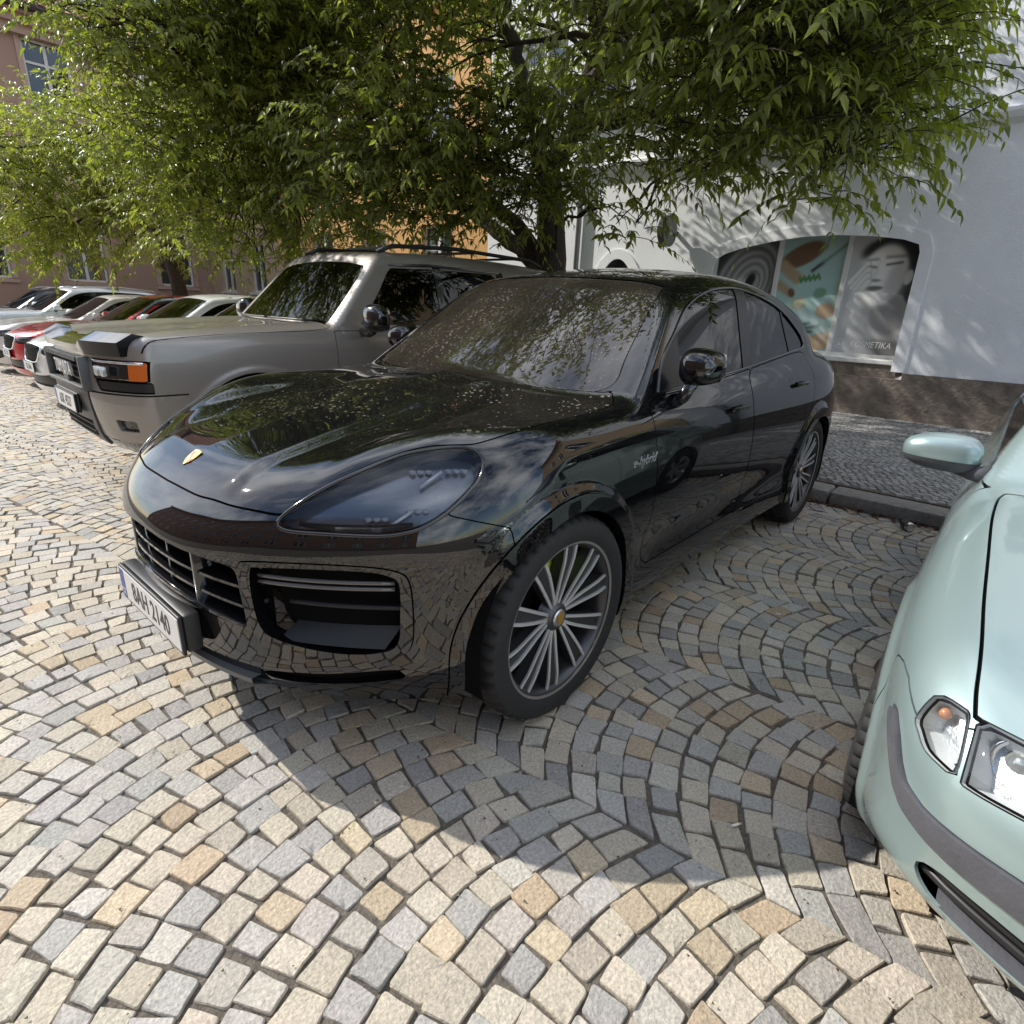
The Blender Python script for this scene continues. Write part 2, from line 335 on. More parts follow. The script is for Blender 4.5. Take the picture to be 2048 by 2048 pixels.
# ---------------------------------------------------------------- ground: cobbles laid in segmental arches
KX = -3.57                                                            # street face of the kerb
GROUND = mat('joint_soil', (.13, .112, .09), .95, noise=.6, nscale=60, bump=.008, bscale=120)
STONE = mat('granite_setts', (.4, .38, .34), .72, noise=.40, nscale=130, bump=.0055, bscale=85, attr=True, spec=.3)
def stone_cols(n, warm=.5):
    pal = np.array([(.50, .45, .365), (.47, .43, .36), (.50, .41, .29), (.45, .43, .39), (.39, .385, .375), (.335, .335, .335), (.40, .395, .38), (.53, .48, .40), (.45, .345, .235), (.48, .45, .42)])
    p = np.array([.18, .16, .09, .13, .11, .09, .08, .08, .035, .045]); c = pal[RNG.choice(len(pal), n, p=p / p.sum())]; c = c + .22 * (np.array([.45, .42, .37]) - c)
    return c * RNG.uniform(.82, 1.1, (n, 1)) * RNG.uniform(.985, 1.015, (n, 3)) * np.array([1.03, 1.0, .955])
def gz(y): return -.018 * np.maximum(0, -3.5 - np.asarray(y, float))               # the street falls away to the far end
GY = [-60, -20, -3.5, 40]
street = mesh_obj('cobbled_street', [(x, y, -.0085 + float(gz(y))) for y in GY for x in (KX + .02, 60)], [(2 * i, 2 * i + 1, 2 * i + 3, 2 * i + 2) for i in range(3)], GROUND, kind='structure')
mesh_obj('terrain', [(-120, -160, -1.3), (160, -160, -1.3), (160, 160, -1.3), (-120, 160, -1.3)], [(0, 1, 2, 3)], mat('far_ground', (.2, .18, .15), .9, noise=.3), kind='structure')
PER = np.array([.990, .139]); DIR = np.array([-.139, .990]); CW = .90
def fan_stones(x0, x1, y0, y1):
    """corner rings of every sett: columns of arches along DIR, bulging towards -DIR"""
    out = []; cor = [np.array(p) for p in ((x0, y0), (x1, y0), (x0, y1), (x1, y1))]
    ci = [p @ PER for p in cor]; si = [p @ DIR for p in cor]
    VAL = [.459 - CW * k for k in range(6, 0, -1)] + [.459, 1.64, 2.6, 3.5, 4.4]
    for v0, v1 in zip(VAL[:-1], VAL[1:]):
        cc = (v0 + v1) / 2; W_ = v1 - v0; R_ = W_ / 2 / math.sin(math.radians(36)); s = min(si) - .6 + RNG.uniform(0, .1)
        while s < max(si) + .4:
            th = .093 * RNG.uniform(.93, 1.07); amax = math.radians(36); a = -amax + RNG.uniform(-.03, .02)
            while a < amax - .03:
                da = RNG.uniform(.076, .112) / R_ / max(.8, math.cos(a) ** .35)
                b = min(a + da, amax + .02)
                rem = (amax - a) * R_
                if rem < .13: b = amax
                elif rem < .22: b = a + rem * RNG.uniform(.45, .55) / R_
                q = []
                for t, h in ((a, 0), (b, 0), (b, 1), (a, 1)):
                    t2 = math.asin(max(-.99, min(.99, math.sin(t) - h * th / R_ * math.cos(t) * math.sin(t) * (1 - min(1, abs(t) / amax) ** 8))))
                    q.append((R_ * math.sin(t2), s + h * th + R_ * (1 - math.cos(t2))))
                m = np.mean(q, 0); p = cc * PER + m[0] * PER + m[1] * DIR
                if x0 < p[0] < x1 and y0 < p[1] < y1: out.append(np.array([(cc + u) * PER + v * DIR for u, v in q]))
                a = b
            s += th
    return out
def sett_mesh(q, hi=True, gap=.0034, top=.0, dep=.03, r=.2):
    """one rounded, slightly lopsided sett from its four corners"""
    c = q.mean(0); e = [q[(i + 1) % 4] - q[i] for i in range(4)]; L = np.mean([np.linalg.norm(k) for k in e]); g = gap * RNG.uniform(.55, 1.6); cs = []
    for i in range(4):
        d1 = e[i] / (np.linalg.norm(e[i]) + 1e-9); d0 = e[i - 1] / (np.linalg.norm(e[i - 1]) + 1e-9)
        cs.append(q[i] + (d1 - d0) * g + RNG.normal(0, .0042, 2))
    ring = []
    for i in range(4):
        p, a, b = cs[i], cs[i - 1], cs[(i + 1) % 4]; rr = RNG.uniform(.04, .12)
        ring.append(p + (a - p) * rr)
        if hi: ring.append(p + ((a - p) + (b - p)) * rr * .26)
        ring.append(p + (b - p) * rr)
        if hi: ring.append((p + b) / 2 + (((p + b) / 2) - c) * RNG.uniform(-.05, .045))
    R = np.array(ring); n = len(R); z = top + RNG.normal(0, .0022); tilt = RNG.normal(0, .022, 2); V = []
    for sc, dz in ((1.02, -dep), (1.0, -.0040), (.955, -.0004)):
        P = c + (R - c) * sc
        for k in range(n): V.append((P[k][0], P[k][1], z + dz + (tilt @ (P[k] - c)) + (RNG.normal(0, .0007) if dz > -.02 else 0)))
    V += V[2 * n:3 * n]; V.append((c[0], c[1], z + RNG.uniform(-.0006, .0008))); F = []
    for l in range(2):
        for k in range(n): F.append((l * n + k, l * n + (k + 1) % n, (l + 1) * n + (k + 1) % n, (l + 1) * n + k))
    for k in range(n): F.append((3 * n + k, 3 * n + (k + 1) % n, 4 * n))
    return V, F
def project(P):
    d = np.asarray(P, float) - CAM; z = d @ CF_
    return np.stack([.5 + FPX * (d @ CR) / z, .5 - FPX * (d @ CU) / z], -1), z
def build_setts():
    st = fan_stones(KX + .03, 3.2, -16, 3.6); C = np.array([q.mean(0) for q in st]); c3 = np.c_[C, np.zeros(len(C))]; uv, z = project(c3); dist = np.linalg.norm(c3 - CAM, axis=1)
    under = (C[:, 0] < .70) & (np.abs(C[:, 1]) < .95) | ((C[:, 0] < .42) & (C[:, 1] > 1.95))
    vis = (z > .1) & (uv > -.01).all(1) & (uv < 1.01).all(1) & ~under; order = np.argsort(np.where(vis, dist, 99)); near = set(order[:300].tolist()); cols = stone_cols(len(st))
    V, F, K = [], [], []
    for i, q in enumerate(st):
        v, f = sett_mesh(q, hi=C[i][1] > -5); dz_ = float(gz(C[i][1])); v = [(a, b, c + dz_) for a, b, c in v]
        if i in near:
            mesh_obj('paving_stone', v, f, STONE, street, smooth=[len(g) == 3 for g in f], col=np.tile(cols[i], (len(v), 1)))
        else:
            b = len(V); V += v; F += [tuple(k + b for k in g) for g in f]; K.append(np.tile(cols[i], (len(v), 1)))
    mesh_obj('paving_stones', V, F, STONE, street, smooth=[len(g) == 3 for g in F], col=np.concatenate(K), kind='stuff')
build_setts()
# pavement behind the kerb: small setts in rows set askew
PAVE = mat('mosaic_setts', (.3, .28, .26), .8, noise=.3, nscale=60, bump=.003, bscale=110, attr=True, spec=.25)
_sv = [(x, y, z + float(gz(y))) for y in GY for x in (-8.35, KX - .25) for z in (-.04, .112)]
pav = mesh_obj('sidewalk', _sv, [(4 * i + 1, 4 * i + 3, 4 * i + 7, 4 * i + 5) for i in range(3)] + [(4 * i + 2, 4 * i + 6, 4 * i + 7, 4 * i + 3) for i in range(3)], GROUND, kind='structure')
def build_mosaic():
    V, F, K = [], [], []; an = math.radians(33); u = np.array([math.cos(an), math.sin(an)]); v = np.array([-u[1], u[0]]); s = .066
    for i in range(-150, 150):
        off = RNG.uniform(0, s)
        for j in range(-150, 150):
            p = np.array([-6, 0]) + u * (i * s) + v * (j * s + off)
            if -8.28 < p[0] < KX - .29 and -3.0 < p[1] < 4.2:
                a, b = s * .5 * RNG.uniform(.86, .95), s * .5 * RNG.uniform(.8, .95); z = .12 + RNG.normal(0, .0015); r = .012; pts = []
                for sx, sy in ((-1, -1), (1, -1), (1, 1), (-1, 1)): pts.append(p + u * (sx * a + RNG.normal(0, .002)) + v * (sy * b + RNG.normal(0, .002)))
                k = len(V); V += [(*q, z - .012) for q in pts] + [(*(p + (q - p) * .86), z) for q in pts]
                F += [(k + m, k + (m + 1) % 4, k + 4 + (m + 1) % 4, k + 4 + m) for m in range(4)] + [(k + 4, k + 5, k + 6, k + 7)]
                g = RNG.uniform(.2, .36); K += [np.array([g * 1.03, g, g * .95])] * 8
    mesh_obj('pavement_setts', V, F, PAVE, pav, col=np.array(K), kind='stuff')
build_mosaic()
kerb = empty('kerb', (KX, 0, 0), kind='structure'); KST = mat('kerb_granite', (.25, .235, .215), .85, noise=.35, nscale=25, bump=.006, bscale=60)
y = -22.0 + .03
kys = [1.02 - 1.15 * k for k in range(20, 0, -1)] + [1.02, 2.3, 3.5, 4.7, 5.9]
for a, b in zip(kys[:-1], kys[1:]):
    m = MB().bbox((-.255, a + .006, -.06), (RNG.uniform(-.006, .006), b - .006, .105 + RNG.normal(0, .004)), .022); ko = m.obj('kerb_stone', KST, kerb, smooth='auto'); ko.location.z = float(gz((a + b) / 2))
# ---------------------------------------------------------------- buildings
WX = -8.25
def wall_holes(name, y0, y1, z0, z1, holes, m, parent, depth=.25, X=WX, cell=.14, nrm=(1, 0, 0), tan=(0, 1, 0), org=None):
    """plaster wall in the plane through org spanned by tan and z, openings cut out with real reveals"""
    ny, nz = int((y1 - y0) / cell) + 2, int((z1 - z0) / cell) + 2; Y, Z = np.meshgrid(np.linspace(y0, y1, ny), np.linspace(z0, z1, nz), indexing='ij')
    P2 = np.stack([Y.ravel(), Z.ravel()], 1); idx = np.arange(ny * nz).reshape(ny, nz); a, b, c, d = idx[:-1, :-1].ravel(), idx[1:, :-1].ravel(), idx[1:, 1:].ravel(), idx[:-1, 1:].ravel()
    F = np.concatenate([np.stack([a, b, c], 1), np.stack([a, c, d], 1)]); V = np.c_[P2, np.zeros(len(P2))]
    for h in holes: _, (V, F) = clip(V, F, sdpoly(V[:, :2], h))
    o = np.array([X, 0, 0.]) if org is None else np.array(org, float); n_ = np.array(nrm, float); t = np.array(tan, float)
    W = o + V[:, :1] * t + V[:, 1:2] * np.array([0, 0, 1.]); W, F, k = skirt(W, F, -n_ * depth)
    return mesh_obj(name, W, F, m, parent)
def arch_poly(y0, y1, z0, z1, rise, r=.0, n=14):
    """opening with a segmental head: z1 is the crown"""
    p = [(y0, z0), (y1, z0)]; c = (y0 + y1) / 2; h = (y1 - y0) / 2
    for t in np.linspace(1, -1, n): p.append((c + h * t, z1 - rise * abs(t) ** (2.2 if r == 0 else r)))
    return np.array(p)
def rect(y0, y1, z0, z1): return np.array([(y0, z0), (y1, z0), (y1, z1), (y0, z1)])
WHITE = mat('white_render', (.85, .865, .88), .85, noise=.07, nscale=1.3, bump=.004, bscale=45)
PLIN = mat('brown_plinth', (.20, .165, .135), .9, noise=.40, nscale=9, bump=.018, bscale=22)
WOOD = mat('brown_wood', (.13, .055, .025), .5, noise=.3, nscale=20)
FRW = mat('white_frame', (.72, .72, .70), .5)
PANE = mat('window_pane', (.03, .035, .04), .05, coat=1)
def window_part(parent, y0, y1, z0, z1, X, fm=FRW, depth=.14, sx=1, tan=None, org=None, nrm=None):
    """casement: frame with mullion and transom, two panes"""
    o = np.array([X, 0, 0.]) if org is None else np.array(org, float); n = np.array([1., 0, 0]) if nrm is None else np.array(nrm, float); t = np.array([0., 1, 0]) if tan is None else np.array(tan, float)
    def bx(m, a, b, c, d, e0, e1):
        P = [o + t * y + n * e + np.array([0, 0, z]) for e in (e0, e1) for y, z in ((a, c), (b, c), (b, d), (a, d))]; m.add(P, [(0, 3, 2, 1), (4, 5, 6, 7), (0, 1, 5, 4), (1, 2, 6, 5), (2, 3, 7, 6), (3, 0, 4, 7)])
    m = MB(); w = .06; mid = (y0 + y1) / 2; zt = z0 + (z1 - z0) * .68
    for q in ((y0, y0 + w, z0, z1), (y1 - w, y1, z0, z1), (y0 + w, y1 - w, z0, z0 + w), (y0 + w, y1 - w, z1 - w, z1), (mid - .04, mid + .04, z0 + w, z1 - w), (y0 + w, mid - .04, zt - .03, zt + .03), (mid + .04, y1 - w, zt - .03, zt + .03)): bx(m, *q, -depth, -depth + .06)
    f = m.obj('window', fm, parent); g = MB(); bx(g, y0 + .01, y1 - .01, z0 + .01, z1 - .01, -depth + .012, -depth + .02); g.obj('pane', PANE, f); return f
def sill(parent, y0, y1, z, m, X=WX, name='window_sill'): MB().box((X + .002, y0 - .06, z - .06), (X + .09, y1 + .06, z)).obj(name, m, parent)
def band_along(poly2, wid, thick, X, closed=False):
    """raised plaster band following an outline in the wall plane"""
    P = np.array(poly2, float); T = np.gradient(P, axis=0); T /= np.linalg.norm(T, axis=1, keepdims=True); Nn = np.stack([T[:, 1], -T[:, 0]], 1); A, B = P, P + Nn * wid; V = []
    for a, b in zip(A, B): V += [(X + thick, a[0], a[1]), (X + thick, b[0], b[1]), (X + .001, b[0], b[1]), (X + .001, a[0], a[1])]
    return MB().add(V, [(4 * i + j, 4 * i + (j + 1) % 4, 4 * i + 4 + (j + 1) % 4, 4 * i + 4 + j) for i in range(len(P) - 1) for j in range(4)])
def white_shop():
    r = empty('shop_building', (WX, -2, 0), label='white rendered corner shop building with arched display window and brown stone plinth', cat='building')
    nich = np.array([(-2.42, .64), (.70, .64), (.68, 2.30), (.60, 2.50), (.35, 2.60), (0, 2.655), (-.5, 2.69), (-.95, 2.685), (-1.4, 2.635), (-1.85, 2.555), (-2.15, 2.47), (-2.33, 2.36), (-2.41, 2.16)])
    door = arch_poly(-4.53, -3.62, .12, 2.45, .34); ups = [rect(-4.75, -3.55, 4.5, 6.1), rect(-1.6, -.4, 4.5, 6.1), rect(1.6, 2.8, 4.5, 6.1), rect(-6.6, -5.5, 4.5, 6.1)]
    W = wall_holes('wall', -7.35, 4.2, -.4, 9.2, [nich, door] + ups, WHITE, r, .30); W.location = (-r.location[0], -r.location[1], 0)
    def P(o): o.location = (-r.location[0], -r.location[1], 0); return o
    k0 = len(COL.objects)
    for h in ups: window_part(r, h[0][0], h[1][0], 4.5, 6.1, WX); sill(r, h[0][0], h[1][0], 4.5, WHITE)
    # plinth in two runs with a ledge under the display window
    m = MB().box((WX, -3.55, .10), (WX + .06, -2.42, .70)).box((WX, .70, .10), (WX + .06, 4.2, .75)); m.box((WX - .20, -2.42, .10), (WX + .06, .70, .66)); m.obj('plinth', PLIN, r)
    MB().box((WX, -7.35, .10), (WX + .06, -4.62, .70)).obj('plinth', PLIN, r)
    MB().box((WX - .22, -2.40, .66), (WX - .02, .685, .84)).obj('window_breast', PLIN, r)
    MB().bbox((WX - .27, -2.40, .84), (WX + .01, .685, .905), .012).obj('display_sill', FRW, r)
    # raised band round the niche, string course, door surround
    out = [(.695, .76)] + [tuple(p) for p in nich[2:]] + [(-2.42, .76)]; band_along(out[::-1], .15, .022, WX).obj('window_surround', WHITE, r) if False else band_along(out, -.15, .022, WX).obj('window_surround', WHITE, r)
    prof = [(0, 0), (.05, .03), (.09, .05), (.12, .11), (.12, .15), (.02, .16), (0, .20)]; V = []
    for y in (-7.35, 4.2): V += [(WX + .001 + a, y, 3.66 + b) for a, b in prof]
    n = len(prof); MB().add(V, [(i, i + 1, n + i + 1, n + i) for i in range(n - 1)]).obj('string_course', WHITE, r)
    da = arch_poly(-4.53, -3.62, .12, 2.45, .34, n=20)[1:]; da = np.vstack([da, [(-4.53, .12)]]); band_along(da, -.16, .03, WX).obj('door_surround', WHITE, r)
    dm = MB(); X = WX - .26
    dm.box((X, -4.53, .12), (X + .05, -4.43, 2.2)).box((X, -3.72, .12), (X + .05, -3.62, 2.2)).box((X, -4.43, 2.02), (X + .05, -3.72, 2.10)); dm.box((X - .02, -4.43, .12), (X + .03, -3.72, 2.02))
    d = dm.obj('door', WOOD, r); a = arch_poly(-4.53, -3.62, 2.1, 2.45, .34, n=20)[1:]; band_along(np.vstack([a, [(-4.53, 2.1)]]), .09, .055, X).obj('door_head', WOOD, d)
    MB().box((X + .005, -4.45, 2.10), (X + .015, -3.70, 2.42)).obj('fanlight', PANE, d)
    MB().tube([(WX + .05, 3.6, .1), (WX + .05, 3.6, 3.6)], .05, 10).obj('downpipe', mat('zinc', (.35, .36, .37), .5, .6), r, smooth=True)
    MB().tube([(WX + .07, -4.95, .1), (WX + .07, -4.95, 9)], .05, 10).obj('downpipe', mat('zinc', (.35, .36, .37), .5, .6), r, smooth=True)
    # display window frame: posts and rails
    f = MB(); X = WX - .28
    for y in (-2.34, -1.33, -.37, .64): f.box((X - .03, y - .03, .9), (X + .05, y + .03, 2.74))
    f.box((X - .028, -2.31, .9), (X + .048, .61, .955)); fo = f.obj('display_window', FRW, r)
    MB().box((X - .06, -2.4, .9), (X - .045, .7, 2.7)).obj('window_backing', VOID, fo)
    for o in list(r.children):
        if o is not W: o.location = (-r.location[0], -r.location[1], 0)
    return r
white_shop()
# printed window posters: flat prints behind the glass, drawn as colour fields
def soft(d, w): return 1 / (1 + np.exp(np.clip(d / w, -40, 40)))
def ell(u, v, c, r, a=0):
    ca, sa = math.cos(a), math.sin(a); x, y = u - c[0], v - c[1]; return np.hypot((x * ca + y * sa) / r[0], (-x * sa + y * ca) / r[1]) - 1
def mixc(I, m, c): return I * (1 - m[..., None]) + np.array(c) * m[..., None]
def seg(u, v, a, b):
    a, b = np.array(a), np.array(b); e = b - a; t = np.clip(((u - a[0]) * e[0] + (v - a[1]) * e[1]) / (e @ e), 0, 1); return np.hypot(u - a[0] - t * e[0], v - a[1] - t * e[1])
def poster(kind, y0, y1, z0, z1, label):
    nu, nv = 150, 240; u, v = np.meshgrid(np.linspace(0, 1, nu), np.linspace(0, 1, nv), indexing='ij'); asp = (z1 - z0) / (y1 - y0); r = np.random.default_rng(len(kind)); W = v * asp
    if kind == 'face':
        I = np.full((nu, nv, 3), .33) - .10 * u[..., None]
        I = mixc(I, soft(ell(u, W, (.75, .30), (.62, .36), -.2), .05), (.30, .30, .305)); I = mixc(I, soft(ell(u, W, (.18, .30), (.34, .42), .3), .05), (.33, .33, .335))
        I = mixc(I, soft(ell(u, W, (.66, .62), (.24, .34), .1), .05), (.22, .22, .225)); I = mixc(I, soft(ell(u, W, (.78, 1.28), (.34, .42), -.25), .04), (.022, .022, .024)); I = mixc(I, soft(ell(u, W, (.60, 1.46), (.46, .22), .1), .05), (.028, .028, .03))
        I = mixc(I, soft(ell(u, W, (.90, .86), (.10, .18), .5), .06), (.06, .06, .06))
        I = mixc(I, soft(ell(u, W, (.47, 1.12), (.30, .42), -.12), .04), (.50, .50, .495)); I = mixc(I, .5 * soft(ell(u, W, (.66, 1.02), (.14, .3), -.1), .12), (.24, .24, .245)); I = mixc(I, soft(ell(u, W, (.80, 1.10), (.055, .10), -.1), .08), (.40, .40, .40))
        I = mixc(I, .8 * soft(ell(u, W, (.36, 1.30), (.18, .1), 0), .15), (.56, .56, .55))
        for a, b, t in (((.22, 1.26), (.36, 1.235), .012), ((.50, 1.27), (.68, 1.30), .013)): I = mixc(I, soft(seg(u, W, a, b) - t, .008), (.05, .05, .05))
        for a, b, t in (((.24, 1.335), (.36, 1.345), .014), ((.48, 1.37), (.70, 1.385), .016)): I = mixc(I, .8 * soft(seg(u, W, a, b) - t, .012), (.10, .10, .10))
        I = mixc(I, .45 * soft(seg(u, W, (.40, 1.30), (.36, 1.10)) - .02, .02), (.30, .30, .30)); I = mixc(I, .8 * soft(ell(u, W, (.385, 1.055), (.07, .022)), .2), (.14, .14, .14))
        I = mixc(I, soft(ell(u, W, (.385, .945), (.115, .036), .06), .12), (.20, .19, .19)); I = mixc(I, soft(seg(u, W, (.28, .945), (.49, .955)) - .004, .006), (.07, .07, .07))
        for a, b in (((.06, 1.02), (.24, 1.28)), ((.10, .95), (.27, 1.20)), ((.14, .90), (.28, 1.12)), ((.10, .70), (.30, 1.04))):
            I = mixc(I, soft(seg(u, W, a, b) - .042, .012), (.47, .47, .465)); I = mixc(I, .5 * soft(np.abs(seg(u, W, a, b) - .046) - .004, .006), (.16, .16, .16))
        I = mixc(I, soft(seg(u, W, (.16, .45), (.20, .85)) - .10, .02), (.42, .42, .415)); I = mixc(I, .6 * soft(ell(u, W, (.85, .06), (.4, .13), -.3), .1), (.05, .05, .05))
    elif kind == 'skin':
        I = np.full((nu, nv, 3), .05) + .03 * u[..., None]
        I = mixc(I, soft(ell(u, W, (.45, .95), (.42, .55), -.35), .05), (.22, .22, .22)); I = mixc(I, soft(ell(u, W, (.42, .75), (.26, .3), -.2), .08), (.45, .45, .45))
        for k in range(9): d = np.abs(ell(u, W, (.62 - .01 * k, .98), (.09 + .045 * k, .13 + .06 * k), -.4)); I = mixc(I, .55 * soft(d - .05, .03), (.06 if k % 2 else .34,) * 3)
        I = mixc(I, soft(ell(u, W, (.60, 1.02), (.07, .13), -.4), .1), (.02, .02, .02))
    else:
        I = np.full((nu, nv, 3), 0.) + np.array((.23, .295, .285)); I = mixc(I, .5 * soft(ell(u, W, (.3, .8), (.6, .5), .6), .3), (.30, .42, .42))
        T1, T2, T3 = (.27, .215, .16), (.13, .085, .055), (.34, .31, .25)
        I = mixc(I, soft(ell(u, W, (.32, 1.50), (.36, .16), .45), .05), T2); I = mixc(I, soft(seg(u, W, (.04, 1.34), (.30, 1.14)) - .09, .012), T1); I = mixc(I, soft(seg(u, W, (.02, 1.04), (.22, .92)) - .07, .012), T1); I = mixc(I, soft(ell(u, W, (.25, .91), (.05, .075), .5), .1), T2)
        I = mixc(I, soft(ell(u, W, (.40, .74), (.12, .10)), .06), T3); I = mixc(I, soft(ell(u, W, (.40, .75), (.08, .06)), .06), (.38, .40, .30)); I = mixc(I, soft(ell(u, W, (.84, .64), (.15, .12)), .06), T1); I = mixc(I, soft(ell(u, W, (.70, .92), (.10, .08), .2), .06), (.16, .25, .19)); I = mixc(I, soft(ell(u, W, (.86, .16), (.32, .14), .3), .06), T1)
        for k in range(9): I = mixc(I, soft(ell(u, W, (.36 + .035 * k, 1.12 + .006 * k), (.022, .06), .5 - 1. * (k % 2)), .1), (.10, .19, .10))
        I = mixc(I, soft(seg(u, W, (.52, 1.26), (.66, 1.38)) - .022, .01), (.02, .02, .02)); I = mixc(I, soft(seg(u, W, (.66, 1.38), (.98, 1.66)) - .018, .01), (.12, .18, .14))
        for a, b in (((.42, .36), (.62, .44)), ((.48, .33), (.78, .40)), ((.45, .30), (.68, .30))): I = mixc(I, soft(seg(u, W, a, b) - .022, .012), (.02, .05, .025))
        I = mixc(I, .6 * soft(seg(u, W, (.45, .62), (.9, .30)) - .035, .04), (.5, .55, .54))
    top = lambda yy: np.interp(yy, [-2.41, -2.33, -2.15, -1.85, -1.4, -.95, -.5, 0, .35, .60, .68], [2.14, 2.34, 2.45, 2.535, 2.615, 2.665, 2.67, 2.635, 2.58, 2.48, 2.30]) - .03
    Y = y0 + (y1 - y0) * u; Z = z0 + (z1 - z0) * v; X = np.full_like(Y, WX - .285); idx = np.arange(nu * nv).reshape(nu, nv)
    Fq = np.stack([idx[:-1, :-1].ravel(), idx[1:, :-1].ravel(), idx[1:, 1:].ravel(), idx[:-1, 1:].ravel()], 1)
    m = mat('poster_print', (.5, .5, .5), .6, attr=True); o = mesh_obj('window_poster', np.stack([X, Y, Z], -1).reshape(-1, 3), Fq, m, None, smooth=False, col=np.clip(I, 0, .5).reshape(-1, 3) ** 1.35 * 2.5, label=label, cat='poster', group='posters in the shop display window')
    return o
poster('skin', -2.33, -1.35, .95, 2.74, 'dark grey close-up print in the leftmost pane of the display window')
poster('tonics', -1.30, -.39, .95, 2.74, 'pale green print with brown jars and leaves in the middle display pane')
pf = poster('face', -.34, .62, .95, 2.74, 'black and white print of a woman with closed eyes in the right display pane')
LT = mat('print_white', (.85, .85, .85), .5); XP = WX - .283
text_obj('poster_lettering', 'KOSMETIKA', .125, LT, pf, frame((XP, .16, 1.085), (0, 1, 0), (0, 0, 1), (1, 0, 0)), ext=.0005, shear=.15, spacing=1.02, xs=.78)
lg = MB().lathe([(.062, 0), (.062, .001), (.070, .001), (.070, 0)], 28, 'x', (XP, -.235, 1.085)); lg.box((XP, -.275, 1.055), (XP + .001, -.225, 1.085)).box((XP, -.215, 1.055), (XP + .001, -.190, 1.115)).box((XP, -.262, 1.09), (XP + .001, -.245, 1.11)); lg.obj('poster_logo', LT, pf)
def round_sign():
    r = empty('hanging_sign', (-7.9, -2.98, 2.66), label='round dark grey sign board on a bracket between arched door and display window', cat='sign'); G = mat('sign_grey', (.085, .09, .095), .4, coat=.3)
    MB().lathe([(0, -.06), (.225, -.06), (.235, -.05), (.235, .05), (.225, .06), (0, .06)], 48).obj('board', G, r, smooth='auto')
    MB().box((-.36, -.02, -.03), (-.22, .02, .03)).obj('bracket', PLB, r)
    for s in (1, -1): text_obj('sign_lettering', 'bodyfinish', .075, LT, r, frame((0, .062 * s, -.03), (-s, 0, 0), (0, 0, 1), (0, s, 0)), ext=.001, xs=.9)
    for s in (1, -1): MB().add([(-.05, .063 * s, .03), (.05, .063 * s, .03), (0, .063 * s, .12)], [(0, 1, 2)]).obj('sign_emblem', mat('sign_gold', (.3, .25, .12), .5), r)
round_sign()
def row_house(name, label, y0, y1, h, col, wins, X=WX, pl=None, side=1):
    """plain rendered house in the row: wall with openings, windows, sills, cornice and tiled roof"""
    m = mat(name + '_render', col, .85, noise=.08, nscale=2.5, bump=.004, bscale=40); r = empty(name, (X, (y0 + y1) / 2, 0), label=label, cat='building'); off = (-X, -(y0 + y1) / 2, 0); nr = (side, 0, 0)
    holes = [rect(*w) for w in wins]; o = wall_holes('wall', y0, y1, -.6, h, holes, m, r, .22 , X=X, nrm=nr)
    for w in wins: window_part(r, *w, X, sx=side, nrm=nr, depth=.15); MB().box((X + side * .002, w[0] - .06, w[2] - .07), (X + side * .09, w[1] + .06, w[2])).obj('window_sill', FRW, r) if side > 0 else MB().box((X - .09, w[0] - .06, w[2] - .07), (X - .002, w[1] + .06, w[2])).obj('window_sill', FRW, r)
    a, b = sorted((X + side * .001, X + side * .25)); MB().box((a, y0, h - .35), (b, y1, h)).obj('cornice', m, r)
    if pl: a, b = sorted((X + side * .001, X + side * .05)); MB().box((a, y0, -.5), (b, y1, pl)).obj('plinth', PLIN, r)
    TL = mat('red_tiles', (.30, .105, .06), .8, noise=.35, nscale=6); V = [(X + side * .45, y0, h - .02), (X + side * .45, y1, h - .02), (X - side * 4, y1, h + 3.2), (X - side * 4, y0, h + 3.2)]; MB().add(V + [(v[0], v[1], v[2] + .08) for v in V], [(0, 3, 2, 1), (4, 5, 6, 7), (0, 1, 5, 4), (1, 2, 6, 5), (2, 3, 7, 6), (3, 0, 4, 7)]).obj('roof', TL, r)
    MB().tube([(X + side * .5, y0, h - .03), (X + side * .5, y1, h - .03)], .07, 8).obj('gutter', mat('zinc', (.35, .36, .37), .5, .6), r)
    for c in r.children: c.location = off
    return r
ow = [(a, a + 1.05, z, z + 1.6) for z in (1.5, 4.4, 7.2) for a in (-9.5, -11.9, -14.3)]
orange = row_house('orange_house', 'orange plastered house with flower boxes seen through the tree behind the grey off-roader', -16.2, -7.36, 10.2, (.72, .40, .15), ow, pl=.9)
tw = [(a, a + 1.0, z, z + 1.5) for z in (1.5, 4.3) for a in (-18.2, -20.4)]
row_house('tan_house', 'tan plastered house behind the far trees beside the brown house', -21.2, -16.22, 8.0, (.50, .38, .26), tw, pl=.9)
bw = [(a, a + 1.05, z, z + 1.7) for z in (1.4, 4.3) for a in (5.2, 7.6, 10.)]
row_house('beige_house', 'beige house further right along the row, reflected in the black car door', 4.22, 14, 8.4, (.62, .47, .31), bw, pl=.7)
fw = [(a, a + 1.1, z, z + 1.7) for z in (1.0, 3.8) for a in (-6., -3., 0., 3., 6.)]
cw = [(a, a + 1.1, z, z + 1.8) for z in (1.2, 4.4, 7.4) for a in np.arange(-26, 16, 2.7).tolist()]
row_house('opposite_house', 'brown red house across the street, reflected in the black bonnet', -27, 17, 10.5, (.34, .20, .145), cw, X=13.5, side=-1)
